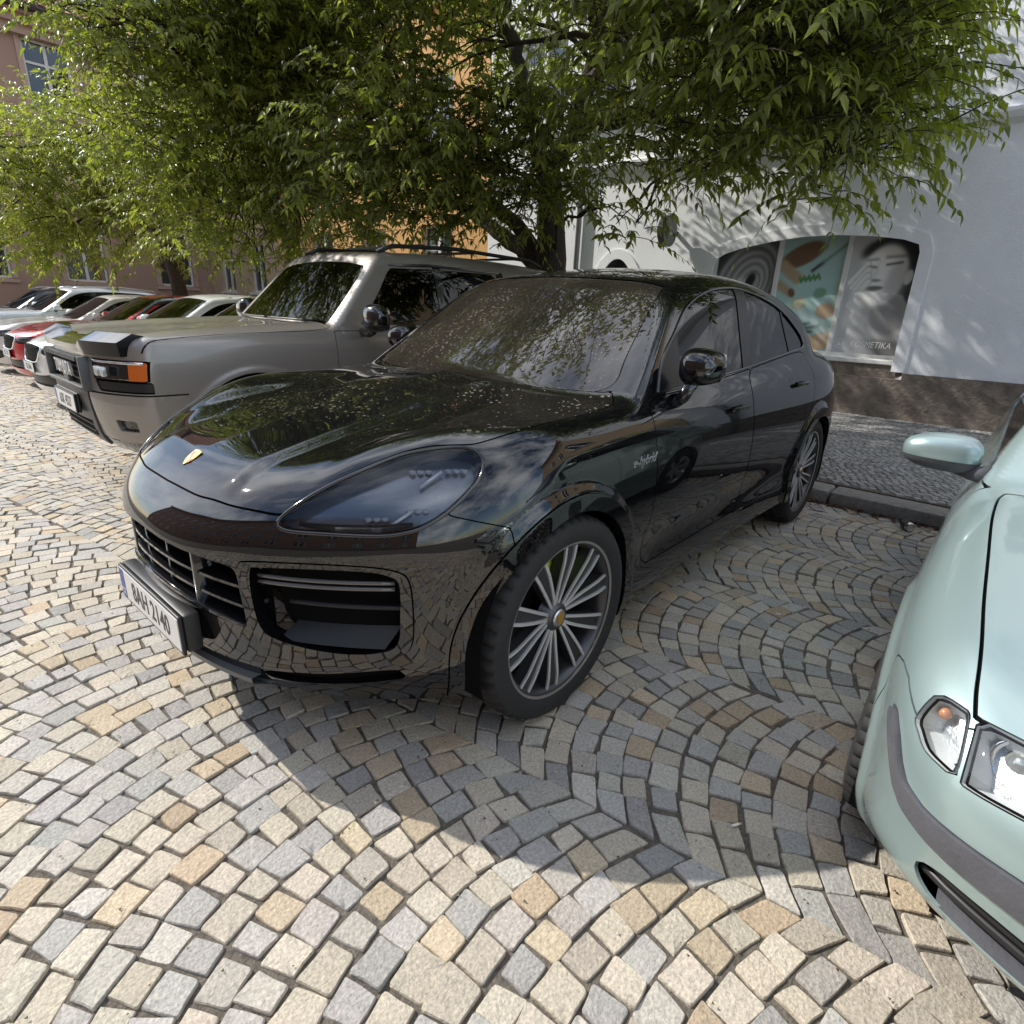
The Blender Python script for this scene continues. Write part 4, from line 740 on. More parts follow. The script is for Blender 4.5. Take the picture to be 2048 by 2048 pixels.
# ---------------------------------------------------------------- wheels
def wheel(parent, loc, R, wid, rim, style, side=1, steer=0, caliper=None, n=72, tread=True):
    """axle along y, outer face towards +y*side"""
    rt = empty_part('wheel', parent, loc, steer, side)
    pr = []; h = wid / 2
    for r, y in ((rim - .012, -h + .012), (rim + .012, -h + .004), (rim + (R - rim) * .5, -h - .004), (R - .018, -h + .006), (R - .004, -h + .022), (R, -h + .045), (R, -h * .38), (R - .007, -h * .37), (R - .007, -h * .31), (R, -h * .30), (R, h * .30), (R - .007, h * .31), (R - .007, h * .37), (R, h * .38), (R, h - .045), (R - .004, h - .022), (R - .018, h - .006), (R - (R - rim) * .5, h + .004), (rim + .012, h - .002), (rim - .004, h - .010), (rim - .012, h - .016)): pr.append((r, y))
    m = MB().lathe(pr, n * 2 if tread else n)
    if tread:
        V = np.array(m.v); k = len(pr); nn = n * 2
        for a in range(nn):
            if a % 3 == 0:
                for j in (4, 5, 14, 15):
                    p = V[a * k + j]; rr = math.hypot(p[0], p[2]); V[a * k + j] = (p[0] * (rr - .014) / rr, p[1], p[2] * (rr - .014) / rr)
        m.v = [tuple(v) for v in V]
    m.obj('tyre', RUB, rt, smooth='auto')
    rimo = MB().lathe([(rim - .028, -h + .03), (rim - .03, h - .06), (rim - .022, h - .026), (rim - .006, h - .012), (rim + .004, h - .009), (rim + .006, h - .013), (rim - .004, h - .02)], n).obj('rim', GRY if style == 'split' else ALU, rt, smooth='auto')
    if style == 'split':
        MB().lathe([(rim - .010, h - .0125), (rim - .002, h - .0085), (rim + .005, h - .0085), (rim + .0065, h - .013)], n).obj('rim_edge', ALU, rimo, smooth='auto')
    yo = h - .022; yi = h - .060
    if style == 'split':                       # ten forked spokes, two bright ribs each with a dark channel between
        for i in range(10):
            a0 = 2 * math.pi * (i + .5) / 10 + .1; web, ribs = MB(), MB(); L = []
            for sgn in (-1, 1):
                pts = []
                for t in np.linspace(0, 1, 9):
                    r = .045 + (rim - .05 - .004) * t + .003; sp = (.009 + .0195 * t + .002 * math.sin(3.1 * t)) * sgn; sw = .10 * (1 - t) ** 2 * (1 if i % 2 else -1)
                    an = a0 + sw + sp / max(r, .07); pts.append((r * math.cos(an), yi + (yo - yi) * min(1, .35 + t * .9) - .0, r * math.sin(an)))
                L.append(pts); P = np.array(pts)
                for q in range(8):
                    A, B = P[q], P[q + 1]; d = (B - A) / np.linalg.norm(B - A); s_ = np.cross([0, 1, 0], d); wd = .0056
                    V = []
                    for E_, ww in ((A, wd), (B, wd)): V += [E_ - s_ * ww, E_ + s_ * ww, E_ + s_ * ww - [0, .007, 0], E_ - s_ * ww - [0, .007, 0]]
                    ribs.add(V, [(0, 1, 5, 4), (1, 2, 6, 5), (3, 0, 4, 7)])
            A, B = np.array(L[0]), np.array(L[1]); V = np.concatenate([A - [0, .0065, 0], B - [0, .0065, 0], A - [0, .05, 0], B - [0, .05, 0]])
            web.add(V, [(q, q + 1, 9 + q + 1, 9 + q) for q in range(8)] + [(18 + q, q, q + 1, 18 + q + 1)[::-1] for q in range(8)] + [(27 + q, 9 + q, 9 + q + 1, 27 + q + 1) for q in range(8)])
            sp = web.obj('spoke', mat('spoke_dark', (.035, .035, .037), .45, .2), rt, smooth=False); ribs.obj('spoke_rib', mat('rib_alloy', (.86, .86, .87), .40, .75), sp)
        MB().lathe([(.0, yo - .012), (.040, yo - .012), (.046, yo - .016), (.062, yi), (.075, yi - .02)], 40).obj('hub', GRY, rt, smooth='auto')
        cap = MB().lathe([(.0, yo - .006), (.026, yo - .006), (.031, yo - .009), (.034, yo - .014)], 32).obj('centre_cap', ALU, rt, smooth='auto')
        cr = crest_mesh(.021); V = np.array(cr.v); cr.v = [(v[0], yo - .0045 + v[1], v[2]) for v in V]; cr.obj('emblem', mat('crest_gold', (.46, .27, .06), .5, .5), cap)
        for i in range(5):
            a = 2 * math.pi * i / 5; MB().lathe([(.0, yi + .006), (.011, yi + .006), (.012, yi - .02)], 12, c=(.062 * math.cos(a), 0, .062 * math.sin(a))).obj('wheel_bolt', PLB, rt)
    else:
        ns = style if isinstance(style, int) else 5
        for i in range(ns):
            a = 2 * math.pi * i / ns + .3; m = MB()
            ca, sa = math.cos(a), math.sin(a)
            for (r0, w0, y0), (r1, w1, y1) in (((.03, .035, yi), (rim * .55, .028, yo - .006)), ((rim * .55, .028, yo - .006), (rim - .014, .036, yo + .004))):
                V = []
                for r, ww, yy in ((r0, w0, y0), (r1, w1, y1)):
                    for sg, dy in ((-1, 0), (1, 0), (1, -.03), (-1, -.03)): V.append((r * ca - sg * ww * sa, yy + dy, r * sa + sg * ww * ca))
                m.add(V, [(0, 1, 5, 4), (1, 2, 6, 5), (2, 3, 7, 6), (3, 0, 4, 7)])
            m.obj('spoke', ALU, rt)
        MB().lathe([(.0, yi + .008), (.05, yi + .006), (.06, yi - .02)], 24).obj('hub', ALU, rt, smooth='auto')
    disc = MB().lathe([(.05, yi - .07), (rim * .74, yi - .07), (rim * .74, yi - .095), (.05, yi - .095)], 48).obj('brake_disc', mat('brake_steel', (.22, .21, .2), .35, 1.), rt, smooth='auto')
    if caliper is not None:
        m = MB(); pts = []
        for a in np.linspace(-.62, .62, 9):
            for r in (rim * .46, rim * .86): pts.append((r, a))
        V = []
        for r, a in pts:
            for yy in (yi - .028, yi - .12): V.append((r * math.cos(a + 1.95), yy, r * math.sin(a + 1.95)))
        F = []
        for q in range(8):
            k = q * 4; F += [(k, k + 2, k + 6, k + 4), (k + 1, k + 5, k + 7, k + 3), (k + 2, k + 3, k + 7, k + 6), (k, k + 4, k + 5, k + 1)]
        F += [(0, 1, 3, 2), (32, 34, 35, 33)]; m.add(V, F); m.obj('brake_caliper', caliper, rt, smooth=False)
    return rt
def empty_part(name, parent, loc, rz=0, side=1):
    """a part made of sub-parts: its own carrier is the wheel's inner drum"""
    m = MB().lathe([(.02, -.06), (.09, -.06), (.09, -.02), (.02, -.02)], 20); o = m.obj(name, VOID, parent); o.location = loc; o.rotation_euler = (0, 0, rz + (math.pi if side < 0 else 0)); return o
def crest_mesh(h, t=.0015):
    """small heraldic shield outline in the xz plane"""
    out = [(-.78, 1.0), (0, 1.12), (.78, 1.0), (.8, .2), (.62, -.5), (0, -1.15), (-.62, -.5), (-.8, .2)]
    return MB().prism([(x * h, z * h) for x, z in out], (0, -t, 0), (1, 0, 0), (0, 0, 1), (0, 2 * t, 0))
def plate(parent, x, z, txt, y0=0, size=(.52, .11), curve=0., holder=True):
    w_, h_ = size; t = MB().bbox((x - .012, y0 - w_ / 2 - .008, z - h_ / 2 - .012), (x - .001, y0 + w_ / 2 + .008, z + h_ / 2 + .010), .003).obj('number_plate', PLB, parent)
    MB().box((x - .001, y0 - w_ / 2, z - h_ / 2), (x + .0012, y0 + w_ / 2, z + h_ / 2)).obj('plate_face', mat('plate_white', (.72, .72, .70), .35, noise=.06), t)
    MB().box((x + .0012, y0 - w_ / 2 + .001, z - h_ / 2 + .001), (x + .002, y0 - w_ / 2 + .043, z + h_ / 2 - .001)).obj('country_band', mat('plate_blue', (.02, .06, .30), .35), t)
    k = text_obj('plate_characters', txt, .098, mat('plate_ink', (.02, .02, .022), .4), t, frame((x + .0013, y0 + .022, z - .002), (0, 1, 0), (0, 0, 1), (1, 0, 0)), ext=.0008, spacing=1.02, bold=.0014, xs=.80)
    text_obj('country_letters', 'CZ', .03, mat('plate_white', (.7, .7, .7)), t, frame((x + .0022, y0 - w_ / 2 + .022, z - .032), (0, 1, 0), (0, 0, 1), (1, 0, 0)), ext=.0004)
    return t
def mirror_pair(parent, c, size, m, low, stalk, both_=True):
    """door mirrors: shell with a dark lower rim and a foot"""
    for sg in (1, -1) if both_ is True else (both_,):
        bm = bmesh.new(); bmesh.ops.create_uvsphere(bm, u_segments=28, v_segments=18, radius=1)
        for v in bm.verts:
            x, y, z = v.co; ex = np.sign(x) * abs(x) ** .8; 
            x2 = max(ex, -.35) if x < 0 else ex
            v.co = (x2 * size[0], np.sign(y) * abs(y) ** .75 * size[1], np.sign(z) * abs(z) ** .72 * size[2] * (1 - .15 * y * sg))
        V = np.array([v.co[:] for v in bm.verts]); bm.verts.index_update(); F = [[v.index for v in f.verts] for f in bm.faces]; bm.free()
        V = V + np.array([c[0], sg * c[1], c[2]]); o = mesh_obj('door_mirror', V, F, m, parent, smooth=True)
        p = MB().bbox((c[0] - size[0] * .45, sg * c[1] - size[1] * .86, c[2] - size[2] * .8), (c[0] - size[0] * .28, sg * c[1] + size[1] * .86, c[2] + size[2] * .8), .02); p.obj('mirror_glass', CHR, o, smooth='auto')
        st = [(q[0], sg * q[1], q[2]) for q in stalk]; MB().tube(st, [.034, .026, .03][:len(st)] if len(st) <= 3 else .03, 10).obj('mirror_foot', low, o, smooth=True)
# ---------------------------------------------------------------- the black coupe SUV
def cay_extra(x, y, z, side, top, front):
    # bonnet creases: raised centre dome fading towards the screen
    yc = .285 - .05 * np.clip((.8 - x) / 1.1, 0, 1)
    amp = .014 * sstep(.90, .72, x) * sstep(-.5, -.1, x)
    top = top - amp * (1 - sstep(yc - .004, yc + .075, y))
    top = top - .010 * sstep(.86, .7, x) * sstep(-.3, .25, x) * sstep(.50, .585, y)
    # door waist: hollow above the sill
    side = side + .018 * np.exp(-((z - .47) / .10) ** 2) * sstep(-.35, -.75, x) * sstep(-2.6, -2.2, x)
    return side, top, front
CAY = dict(
  wheels=[(0, .384), (-2.895, .384)], flare=(.40, .470, .016),
  S0=[(-4.0, .80), (-3.6, .90), (-3.2, .965), (-2.9, .975), (-2.4, .965), (-1.8, .95), (-1.2, .948), (-.6, .955), (-.1, .965), (.2, .962), (.5, .93), (.8, .86), (1.0, .8)],
  Sz=[(.0, -.05), (.2, -.02), (.3, -.005), (.45, -.006), (.6, .002), (.72, .004), (.85, -.004), (.95, -.022), (1.02, -.045), (1.08, -.075), (1.16, -.13), (1.3, -.25), (1.6, -.5)],
  F=[(.0, .72), (.16, .80), (.22, .85), (.3, .915), (.4, .94), (.5, .95), (.6, .96), (.70, .966), (.76, .962), (.82, .935), (.9, .87), (1.1, .6)], cF=.68, pw=2.35,
  R=[(.0, -3.85), (.4, -3.97), (.8, -3.97), (1.0, -3.93), (1.2, -3.8), (1.6, -3.4)], cR=.35,
  hood=[(1.1, .68), (.955, .795), (.90, .835), (.844, .866), (.79, .892), (.70, .925), (.6, .95), (.4, .993), (.2, 1.028), (0, 1.066), (-.2, 1.10), (-.4, 1.128), (-.6, 1.145), (-1.0, 1.15), (-1.8, 1.17), (-2.6, 1.22), (-3.2, 1.23), (-3.6, 1.20), (-4., 1.05)],
  Ty=[0, .2, .4, .55, .68, .80, .92, 1.02],
  T=[(1.1, [0, .0, .0, .0, .0, .0, .0, .0]), (.9, [0, 0, .0, .0, .0, -.01, -.03, -.06]), (.75, [0, 0, .005, .012, .008, -.02, -.06, -.10]), (.6, [0, -.004, .0, .018, .024, -.005, -.06, -.12]),
     (.45, [0, -.006, -.006, .012, .034, .018, -.03, -.09]), (.3, [0, -.008, -.014, .0, .026, .022, -.012, -.06]), (.1, [0, -.008, -.016, -.012, -.002, -.002, -.022, -.06]), (-.1, [0, -.01, -.022, -.026, -.024, -.028, -.042, -.07]),
     (-.35, [0, -.012, -.032, -.044, -.05, -.055, -.065, -.085]), (-.6, [0, -.015, -.045, -.06, -.062, -.06, -.068, -.09]), (-1.2, [0, -.01, -.03, -.04, -.045, -.045, -.06, -.09]), (-2.6, [0, -.01, -.02, -.03, -.03, -.03, -.05, -.08]), (-4., [0, -.01, -.02, -.03, -.05, -.07, -.1, -.15])],
  roof=[(-.6, 1.41), (-1.0, 1.548), (-1.3, 1.605), (-1.6, 1.638), (-2.0, 1.652), (-2.4, 1.632), (-2.8, 1.562), (-3.2, 1.42), (-3.5, 1.27), (-3.8, 1.1), (-4., .98)], crown=.13,
  G=[(.9, .90), (1.05, .875), (1.12, .85), (1.2, .815), (1.33, .755), (1.45, .70), (1.55, .645), (1.62, .59), (1.7, .51)],
  ws=((-.34, 1.11), (-1.09, 1.585)), wsc=.34, rw=((-3.72, 1.0), (-3.2, 1.42)), rwc=.45, gtap=.22,
  k=dict(st=.09, f=.11, r=.10, w=.035, u=.025), extra=cay_extra)
def build_cayenne():
    S = Shape(CAY); root = empty('parked_car', (0, 0, 0), label='glossy black coupe SUV with dusty bonnet and green brake calipers in the foreground', cat='car')
    PA = paint('black_paint', (.0035, .0036, .0045), .0, .30, dust=.30, film=(.20, .18, .15), sscale=130)
    PD = paint('black_paint_dusty', (.0035, .0036, .0045), .0, .30, dust=1.0, film=(.30, .27, .21), sscale=42, xr=(.60, -.10))
    PR = paint('black_roof_dusty', (.0035, .0036, .0045), .0, .30, dust=1.0, film=(.28, .25, .2), sscale=42)
    GL = glass('smoked_side_glass', (.035, .037, .04), ior=1.75); WS = glass('windscreen_glass', (.30, .29, .28), ior=2.0, haze=.6); CLR = glass('lamp_glass', (.93, .95, .97), ior=1.5)
    PIL = mat('pillar_black', (.006, .006, .007), .22, spec=.3)
    V, F = S.shell(-3.2, .15, 230, 96, 14, 176); C = Cutter(S, V, F)
    C.cutf(lambda V: V[:, 2] - (.20 + .05 * sstep(.2, -.3, V[:, 0])))
    for wx, wz in S.wheels: C.cutf(lambda V: np.where(V[:, 1] > .4, np.hypot(V[:, 0] - wx, V[:, 2] - wz - .004) - .394, 1.))
    trims = [C.cutg(lambda V: np.where(V[:, 1] > .4, np.hypot(V[:, 0] - wx, V[:, 2] - wz - .004) - .452, .5), .003) for wx, wz in S.wheels]
    for I in trims: both_sides('wheel_arch_trim', I, PA, root, S, flange=.035, offset=.007)
    fr = lambda V: V[:, 0] > .3
    # --- nose openings
    gp = smooth_poly([(-.3, .712, 1), (0, .716), (.25, .704), (.40, .690), (.432, .672), (.434, .60), (.430, .50), (.405, .487), (.25, .512), (0, .548), (-.3, .548, 1)], 6)
    C.cut(gp, 'yz', fr, gap=0)
    io = smooth_poly([(.445, .690), (.475, .712), (.60, .720), (.72, .716), (.785, .700), (.808, .665), (.810, .56), (.800, .45), (.770, .412), (.69, .402), (.55, .414), (.477, .432), (.445, .48), (.440, .58)], 6)
    ii = smooth_poly([(.478, .686), (.50, .698), (.62, .705), (.73, .700), (.775, .684), (.790, .655), (.786, .56), (.776, .465), (.745, .430), (.66, .424), (.55, .446), (.490, .472), (.470, .51), (.468, .60)], 6)
    ring = C.cut(io, 'yz', fr, gap=.003); R2 = Cutter(S, *ring); op = R2.cut(ii, 'yz', fr, gap=0)
    both_sides('intake_frame', (R2.V, R2.F), PA, root, S, flange=.05, offset=.004)
    for sg in (1, -1):
        I = op if sg > 0 else mirror(*op); P = I[0] - [.085, 0, 0]; mesh_obj('intake_back', P, I[1], VOID, root)
    lo = smooth_poly([(.45, .330), (.60, .343), (.75, .362), (.775, .348), (.765, .325), (.62, .300), (.47, .294)], 5)
    C.cut(lo, 'yz', fr, gap=0)
    # --- bonnet, headlights
    hl3 = [(.777, .527, .825), (.728, .544, .866), (.65, .579, .912), (.571, .615, .947), (.462, .665, .988), (.382, .718, 1.005), (.326, .763, 1.01), (.298, .802, 1.003), (.299, .840, .977), (.326, .859, .942), (.369, .861, .908), (.432, .851, .864), (.489, .829, .83), (.539, .800, .81), (.604, .747, .80), (.719, .625, .803), (.770, .553, .806)]
    ob = oblique((.97, 1.26, .50)); hp = smooth_poly(ob(np.array(hl3)).tolist(), 6); near = lambda V: (V[:, 0] > .1) & (V[:, 2] > .7)
    lens = C.cut(hp, ob, near, gap=.008)
    bp = smooth_poly([(.868, -.2, 1), (.868, 0), (.862, .19), (.846, .29), (.826, .377), (.80, .45), (.772, .512), (.748, .538), (.722, .548), (.65, .577), (.571, .613), (.462, .662), (.382, .713), (.326, .760), (.27, .797), (.143, .828), (-.038, .834), (-.248, .829), (-.397, .820), (-.47, .795), (-.525, .750, 1), (-.49, .70), (-.40, .48), (-.345, .25), (-.325, 0), (-.325, -.2, 1)], 6)
    hood = C.cut(bp, 'xy', lambda V: (V[:, 2] > .78) & (V[:, 0] > -.75), gap=.005)
    H = both(*hood); car_obj('bonnet', *H, PD, root, S, flange=.012)
    # --- glass
    wp = smooth_poly([(-.3, 1.115, 1), (0, 1.115), (.4, 1.102), (.66, 1.088, 1), (.735, 1.13), (.70, 1.23), (.655, 1.36), (.612, 1.50), (.575, 1.527), (.4, 1.548), (0, 1.560), (-.3, 1.560, 1)], 6)
    wsr = C.cut(wp, 'yz', lambda V: V[:, 0] > -1.40, gap=.004)
    W = both(*wsr); car_obj('windscreen', *W, WS, root, S, offset=-.002)
    D = [(-.70, 1.098, 1), (-.80, 1.215), (-.985, 1.325), (-1.17, 1.432), (-1.43, 1.506), (-1.702, 1.541), (-1.973, 1.548), (-2.286, 1.511), (-2.559, 1.445), (-2.779, 1.330), (-2.835, 1.262), (-2.79, 1.228), (-2.642, 1.215), (-1.78, 1.153), (-1.31, 1.126), (-.95, 1.108)]
    dp = smooth_poly(D, 6); sidec = lambda V: V[:, 1] > .4
    dlo = C.cut(dp, 'xz', sidec, gap=.006); Q = Cutter(S, *dlo)
    tri = Q.cut(np.array([(-.5, 1.0), (-.90, 1.0), (-1.02, 1.34), (-.98, 1.5), (-.5, 1.5)]), 'xz', sidec, gap=.006); both_sides('mirror_corner', tri, PIL, root, S, flange=.006)
    bpil = Q.cut(np.array([(-1.625, 1.05), (-1.765, 1.05), (-2.05, 1.62), (-1.90, 1.62)]), 'xz', sidec, gap=.006); both_sides('door_pillar', bpil, PIL, root, S, flange=.006)
    fw = Q.cut(np.array([(-.5, .9), (-1.7, .9), (-1.95, 1.7), (-.5, 1.7)]), 'xz', sidec, gap=0); both_sides('side_window', fw, GL, root, S, offset=-.004)
    cs = Q.cut(np.array([(-2.475, 1.0), (-2.50, 1.0), (-2.57, 1.6), (-2.545, 1.6)]), 'xz', sidec, gap=.0); both_sides('window_divider', cs, PIL, root, S, flange=.006)
    rw = Q.cut(np.array([(-1.0, .9), (-2.49, .9), (-2.56, 1.7), (-1.0, 1.7)]), 'xz', sidec, gap=0); both_sides('side_window', rw, GL, root, S, offset=-.004); both_sides('side_window', (Q.V, Q.F), GL, root, S, offset=-.004)
    for sg in (1, -1):                                                   # dark bright-work round the side glass
        E = smooth_poly(D, 3); O = np.stack([E[:, 0], np.full(len(E), .0), E[:, 1]], 1); X = S.cast(O * [1, 0, 1], np.tile([0., 1, 0], (len(O), 1)), 1.3); X = np.vstack([X, X[:1]]); X = X + S.grad(X) * .001; X[:, 1] *= sg
        MB().tube(X, .0065, 6, False).obj('window_trim', PLG, root, smooth=True)
    # --- bumper, doors
    bu = C.cut(np.array([(.25, .05), (1.4, .05), (1.4, 1.3), (.62, 1.3), (.44, .848), (.28, .795)]), 'xz', lambda V: V[:, 0] > .1, gap=.004)
    Bm = both(*bu); bumper = car_obj('front_bumper', *Bm, PA, root, S, flange=.02)
    d1 = smooth_poly([(-.60, 1.055), (-.588, .95), (-.592, .80), (-.590, .64), (-.565, .47), (-.60, .405), (-.72, .39), (-1.5, .385), (-1.66, .40), (-1.70, .48), (-1.682, .66), (-1.683, .85), (-1.682, .95), (-1.71, 1.075), (-1.775, 1.142, 1), (-1.31, 1.112), (-.95, 1.094), (-.69, 1.086, 1)], 6)
    d2 = smooth_poly([(-1.715, 1.075), (-1.690, .95), (-1.690, .85), (-1.690, .66), (-1.705, .48), (-1.76, .40), (-2.1, .388), (-2.32, .40), (-2.41, .50), (-2.46, .62), (-2.60, .76), (-2.72, .90), (-2.78, 1.04), (-2.80, 1.18, 1), (-2.642, 1.201), (-1.79, 1.142, 1)], 6)
    for dd, hx in ((d1, (-1.461, .97)), (d2, (-2.474, 1.025))):
        I = C.cut(dd, 'xz', sidec, gap=.005); prs = both_sides('door', I, PA, root, S, flange=.012)
        for o, sg in zip(prs, (1, -1)):
            p = S.cast(np.array([[hx[0], 0, hx[1]]]), np.array([[0., 1, 0]]), 1.4)[0]
            MB().bbox((p[0] - .105, sg * (p[1] + .018) - .010, p[2] - .014), (p[0] + .105, sg * (p[1] + .018) + .010, p[2] + .014), .009).obj('door_handle', PA, o, smooth='auto')
            MB().bbox((p[0] - .07, sg * (p[1] - .002) - .004, p[2] - .03), (p[0] + .07, sg * (p[1] - .002) + .004, p[2] + .012), .003).obj('handle_shade', VOID, o)  # flat near-black plate, paints the shade of a pocket behind the handle
    roof = C.cut(np.array([(-1.0, -.2), (-1.06, 0), (-1.12, .3), (-1.25, .565), (-1.9, .595), (-2.6, .60), (-3.2, .57), (-3.25, 0), (-3.2, -.2)]), 'xy', lambda V: V[:, 2] > 1.3, gap=.003)
    car_obj('roof_panel', *both(*roof), PR, root, S, flange=.01)
    body = both(C.V, C.F); car_obj('body_shell', *body, PA, root, S, flange=.015)
    sv, sf = join(C.seam); sv, sf = both(sv, sf); car_obj('panel_gap', sv, sf, VOID, root, S, offset=-.006)
    # --- headlight insides
    for sg in (1, -1):
        L_ = lens if sg > 0 else mirror(*lens); lo_ = car_obj('headlight', *L_, CLR, root, S, offset=-.0005)
        N = S.grad(L_[0]); E = boundary(L_[1]); u, inv = np.unique(E.ravel(), return_inverse=True); a = inv.reshape(-1, 2); n = len(L_[0]); dep = .050
        cen = L_[0].mean(0); P = np.concatenate([cen + (L_[0] - cen) * .97 - N * dep, L_[0][u], (cen + (L_[0] - cen) * .97 - N * dep)[u]]); k = len(u)
        Q_ = np.concatenate([np.stack([a[:, 0] + n, a[:, 1] + n, a[:, 1] + n + k], 1), np.stack([a[:, 0] + n, a[:, 1] + n + k, a[:, 0] + n + k], 1)])
        mesh_obj('lamp_housing', P, np.concatenate([L_[1], Q_]), mat('lamp_inner', (.17, .185, .21), .22, .6), lo_, smooth=True)
        X = np.array(hl3 + hl3[:1]); X = np.array(smooth_poly(ob(X[:-1]).tolist(), 4)); Z = []
        d0 = np.array([.97, 1.26, .5]); d0 /= np.linalg.norm(d0); uu = np.cross([0, 0, 1], d0); uu /= np.linalg.norm(uu); vv = np.cross(d0, uu)
        Og = X[:, :1] * uu + X[:, 1:] * vv; Pz = S.cast(Og - d0 * 0. + d0 * (-.2), np.tile(d0, (len(Og), 1)), 3.0, 200); Pz = np.vstack([Pz, Pz[:1]]); Pz[:, 1] *= sg
        MB().tube(Pz, .0055, 6, False).obj('lamp_seal', PLG, lo_, smooth=True)
        def at(p, dd, sg=sg):
            q = np.array(p, float); g = S.grad(q[None])[0]; r = q - g * dd; return np.array([r[0], r[1] * sg, r[2]]), g * [1, sg, 1]
        LED = mat('lamp_module', (.66, .70, .75), .3, .2, coat=.5)
        for p in ((.44, .725, .965), (.365, .80, .968), (.60, .725, .845), (.50, .785, .862)):     # four small light modules
            c, g = at(p, .032); m = MB()
            for t in (-.018, 0., .018): m.bbox(c + [-.008 - t, -.008 + t * sg * .8, -.005], c + [.008 - t, .008 + t * sg * .8, .005], .002)
            m.obj('light_module', LED, lo_, smooth='auto')
        for a_, b_ in (((.47, .76, .925), (.40, .775, .965)), ((.575, .765, .832), (.52, .78, .862))):   # slim light bars
            A, g = at(a_, .026); B, g2 = at(b_, .026); MB().tube([A, (A + B) / 2, B], .0055, 8).obj('light_bar', mat('light_bar_white', (.8, .83, .86), .3, coat=1), lo_, smooth=True)
        A = [at(p, .012)[0] for p in ((.74, .565, .822), (.68, .66, .816), (.60, .74, .815), (.53, .80, .83))]; MB().tube(A, [.006, .014, .015, .006], 8).obj('lamp_lower_trim', mat('lamp_trim_dark', (.03, .03, .032), .6, bump=.002, bscale=400), lo_, smooth=True)
    # --- grille slats and light strips
    def fx(y, z):
        y = np.asarray(y, float); return S.cast(np.stack([np.zeros_like(y), y, np.full_like(y, z) if np.isscalar(z) else z], 1), np.tile([1., 0, 0], (len(y), 1)), 1.3)[:, 0]
    def bar(name, y0, y1, z0, z1, d0, d1, th, m, parent, n=25, bow=0.):
        """horizontal blade following the nose: front edge at depth d0, rear at d1"""
        y = np.linspace(y0, y1, n); zz = z0 + (z1 - z0) * np.abs(y / max(abs(y0), abs(y1))) ** 2; x = fx(y, .62 if z0 > .45 else .45); b = MB()
        ring = lambda dx, dz: [(x[i] - dx, y[i], zz[i] + dz) for i in range(n)]
        R = ring(d0, th * .35) + ring(d0, -th * .35) + ring(d0 + .01, -th * .5) + ring(d1, -th * .5) + ring(d1, th * .5) + ring(d0 + .01, th * .5); k = 6; Fq = []
        for j in range(k):
            for i in range(n - 1): Fq.append((j * n + i, j * n + i + 1, ((j + 1) % k) * n + i + 1, ((j + 1) % k) * n + i))
        Fq += [tuple(j * n for j in range(k)), tuple(j * n + n - 1 for j in range(k))[::-1]]; b.add(R, Fq); return b.obj(name, m, parent, smooth='auto')
    gr = empty_grille = bar('grille', -.425, .425, .690, .660, .045, .09, .012, PLG, root)
    bar('grille_slat', -.43, .43, .640, .612, .018, .085, .013, PLG, gr); bar('grille_slat', -.43, .43, .588, .548, .018, .085, .013, PLG, gr); bar('grille_slat', -.425, .425, .550, .492, .004, .07, .014, PLG, gr)
    for yy in (-.26, .26):
        x = fx(np.array([yy]), .62)[0]; MB().bbox((x - .08, yy - .009, .50), (x - .012, yy + .009, .70), .004).obj('grille_post', PLG, gr, smooth='auto')
    for yy in (-.09, .09):
        x = fx(np.array([yy]), .62)[0]; MB().bbox((x - .07, yy - .005, .545), (x - .03, yy + .005, .69), .002).obj('grille_fin', PLG, gr)
    yb = np.linspace(-.43, .43, 30); xb = fx(yb, .6) - .10; mesh_obj('grille_back', np.concatenate([np.stack([xb, yb, np.full(30, .44)], 1), np.stack([xb, yb, np.full(30, .76)], 1)]), [(i, i + 1, 31 + i, 30 + i) for i in range(29)], VOID, gr)
    for sg in (1, -1):
        for z0, th in ((.664, .010), (.645, .010)):
            y = np.linspace(.478, .772, 12) ; x = fx(y, .65) - .018; MB().tube(np.stack([x, y * sg, z0 - .03 * (y - .48)], 1), .0062, 8).obj('light_strip', mat('strip_lens', (.10, .095, .09), .12, coat=1), root, smooth=True)
        y = np.linspace(.52, .785, 10); x = fx(y, .56) - .05; MB().tube(np.stack([x, y * sg, .575 - .05 * (y - .5)], 1), .008, 8).obj('intake_blade', PLB, root, smooth=True)
        y = np.linspace(.50, .74, 10); x = fx(y, .45) - .05; m = MB(); q = []
        for i in range(10): q += [(x[i] + .035, y[i] * sg, .452 - .02 * (y[i] - .5) / .24), (x[i] - .05, y[i] * sg, .50)]
        m.add(q, [(2 * i, 2 * i + 2, 2 * i + 3, 2 * i + 1) for i in range(9)]); m.obj('intake_duct', PLB, root, smooth=True)
        y = np.linspace(.44, .78, 12); x = fx(y, .33) - .04; mesh_obj('lower_slot_back', np.concatenate([np.stack([x, y * sg, np.full(12, .29)], 1), np.stack([x, y * sg, np.full(12, .37)], 1)]), [(i, i + 1, 13 + i, 12 + i) for i in range(11)], VOID, root)
    # chin spoiler in satin grey along the lower edge
    y = np.linspace(-.42, .42, 31); x = fx(y, .36) + .006; zz = .332 - .03 * np.abs(y / .42) ** 2; P = []
    for i in range(31): P += [(x[i] + .006, y[i], zz[i]), (x[i] + .004, y[i], zz[i] - .018), (x[i] - .05, y[i], zz[i] - .05), (x[i] - .06, y[i], zz[i] + .004)]
    MB().add(P, [(4 * i + j, 4 * i + (j + 1) % 4, 4 * i + 4 + (j + 1) % 4, 4 * i + 4 + j) for i in range(30) for j in range(4)]).obj('chin_spoiler', mat('satin_grey', (.16, .165, .165), .35, .3), root, smooth='auto')
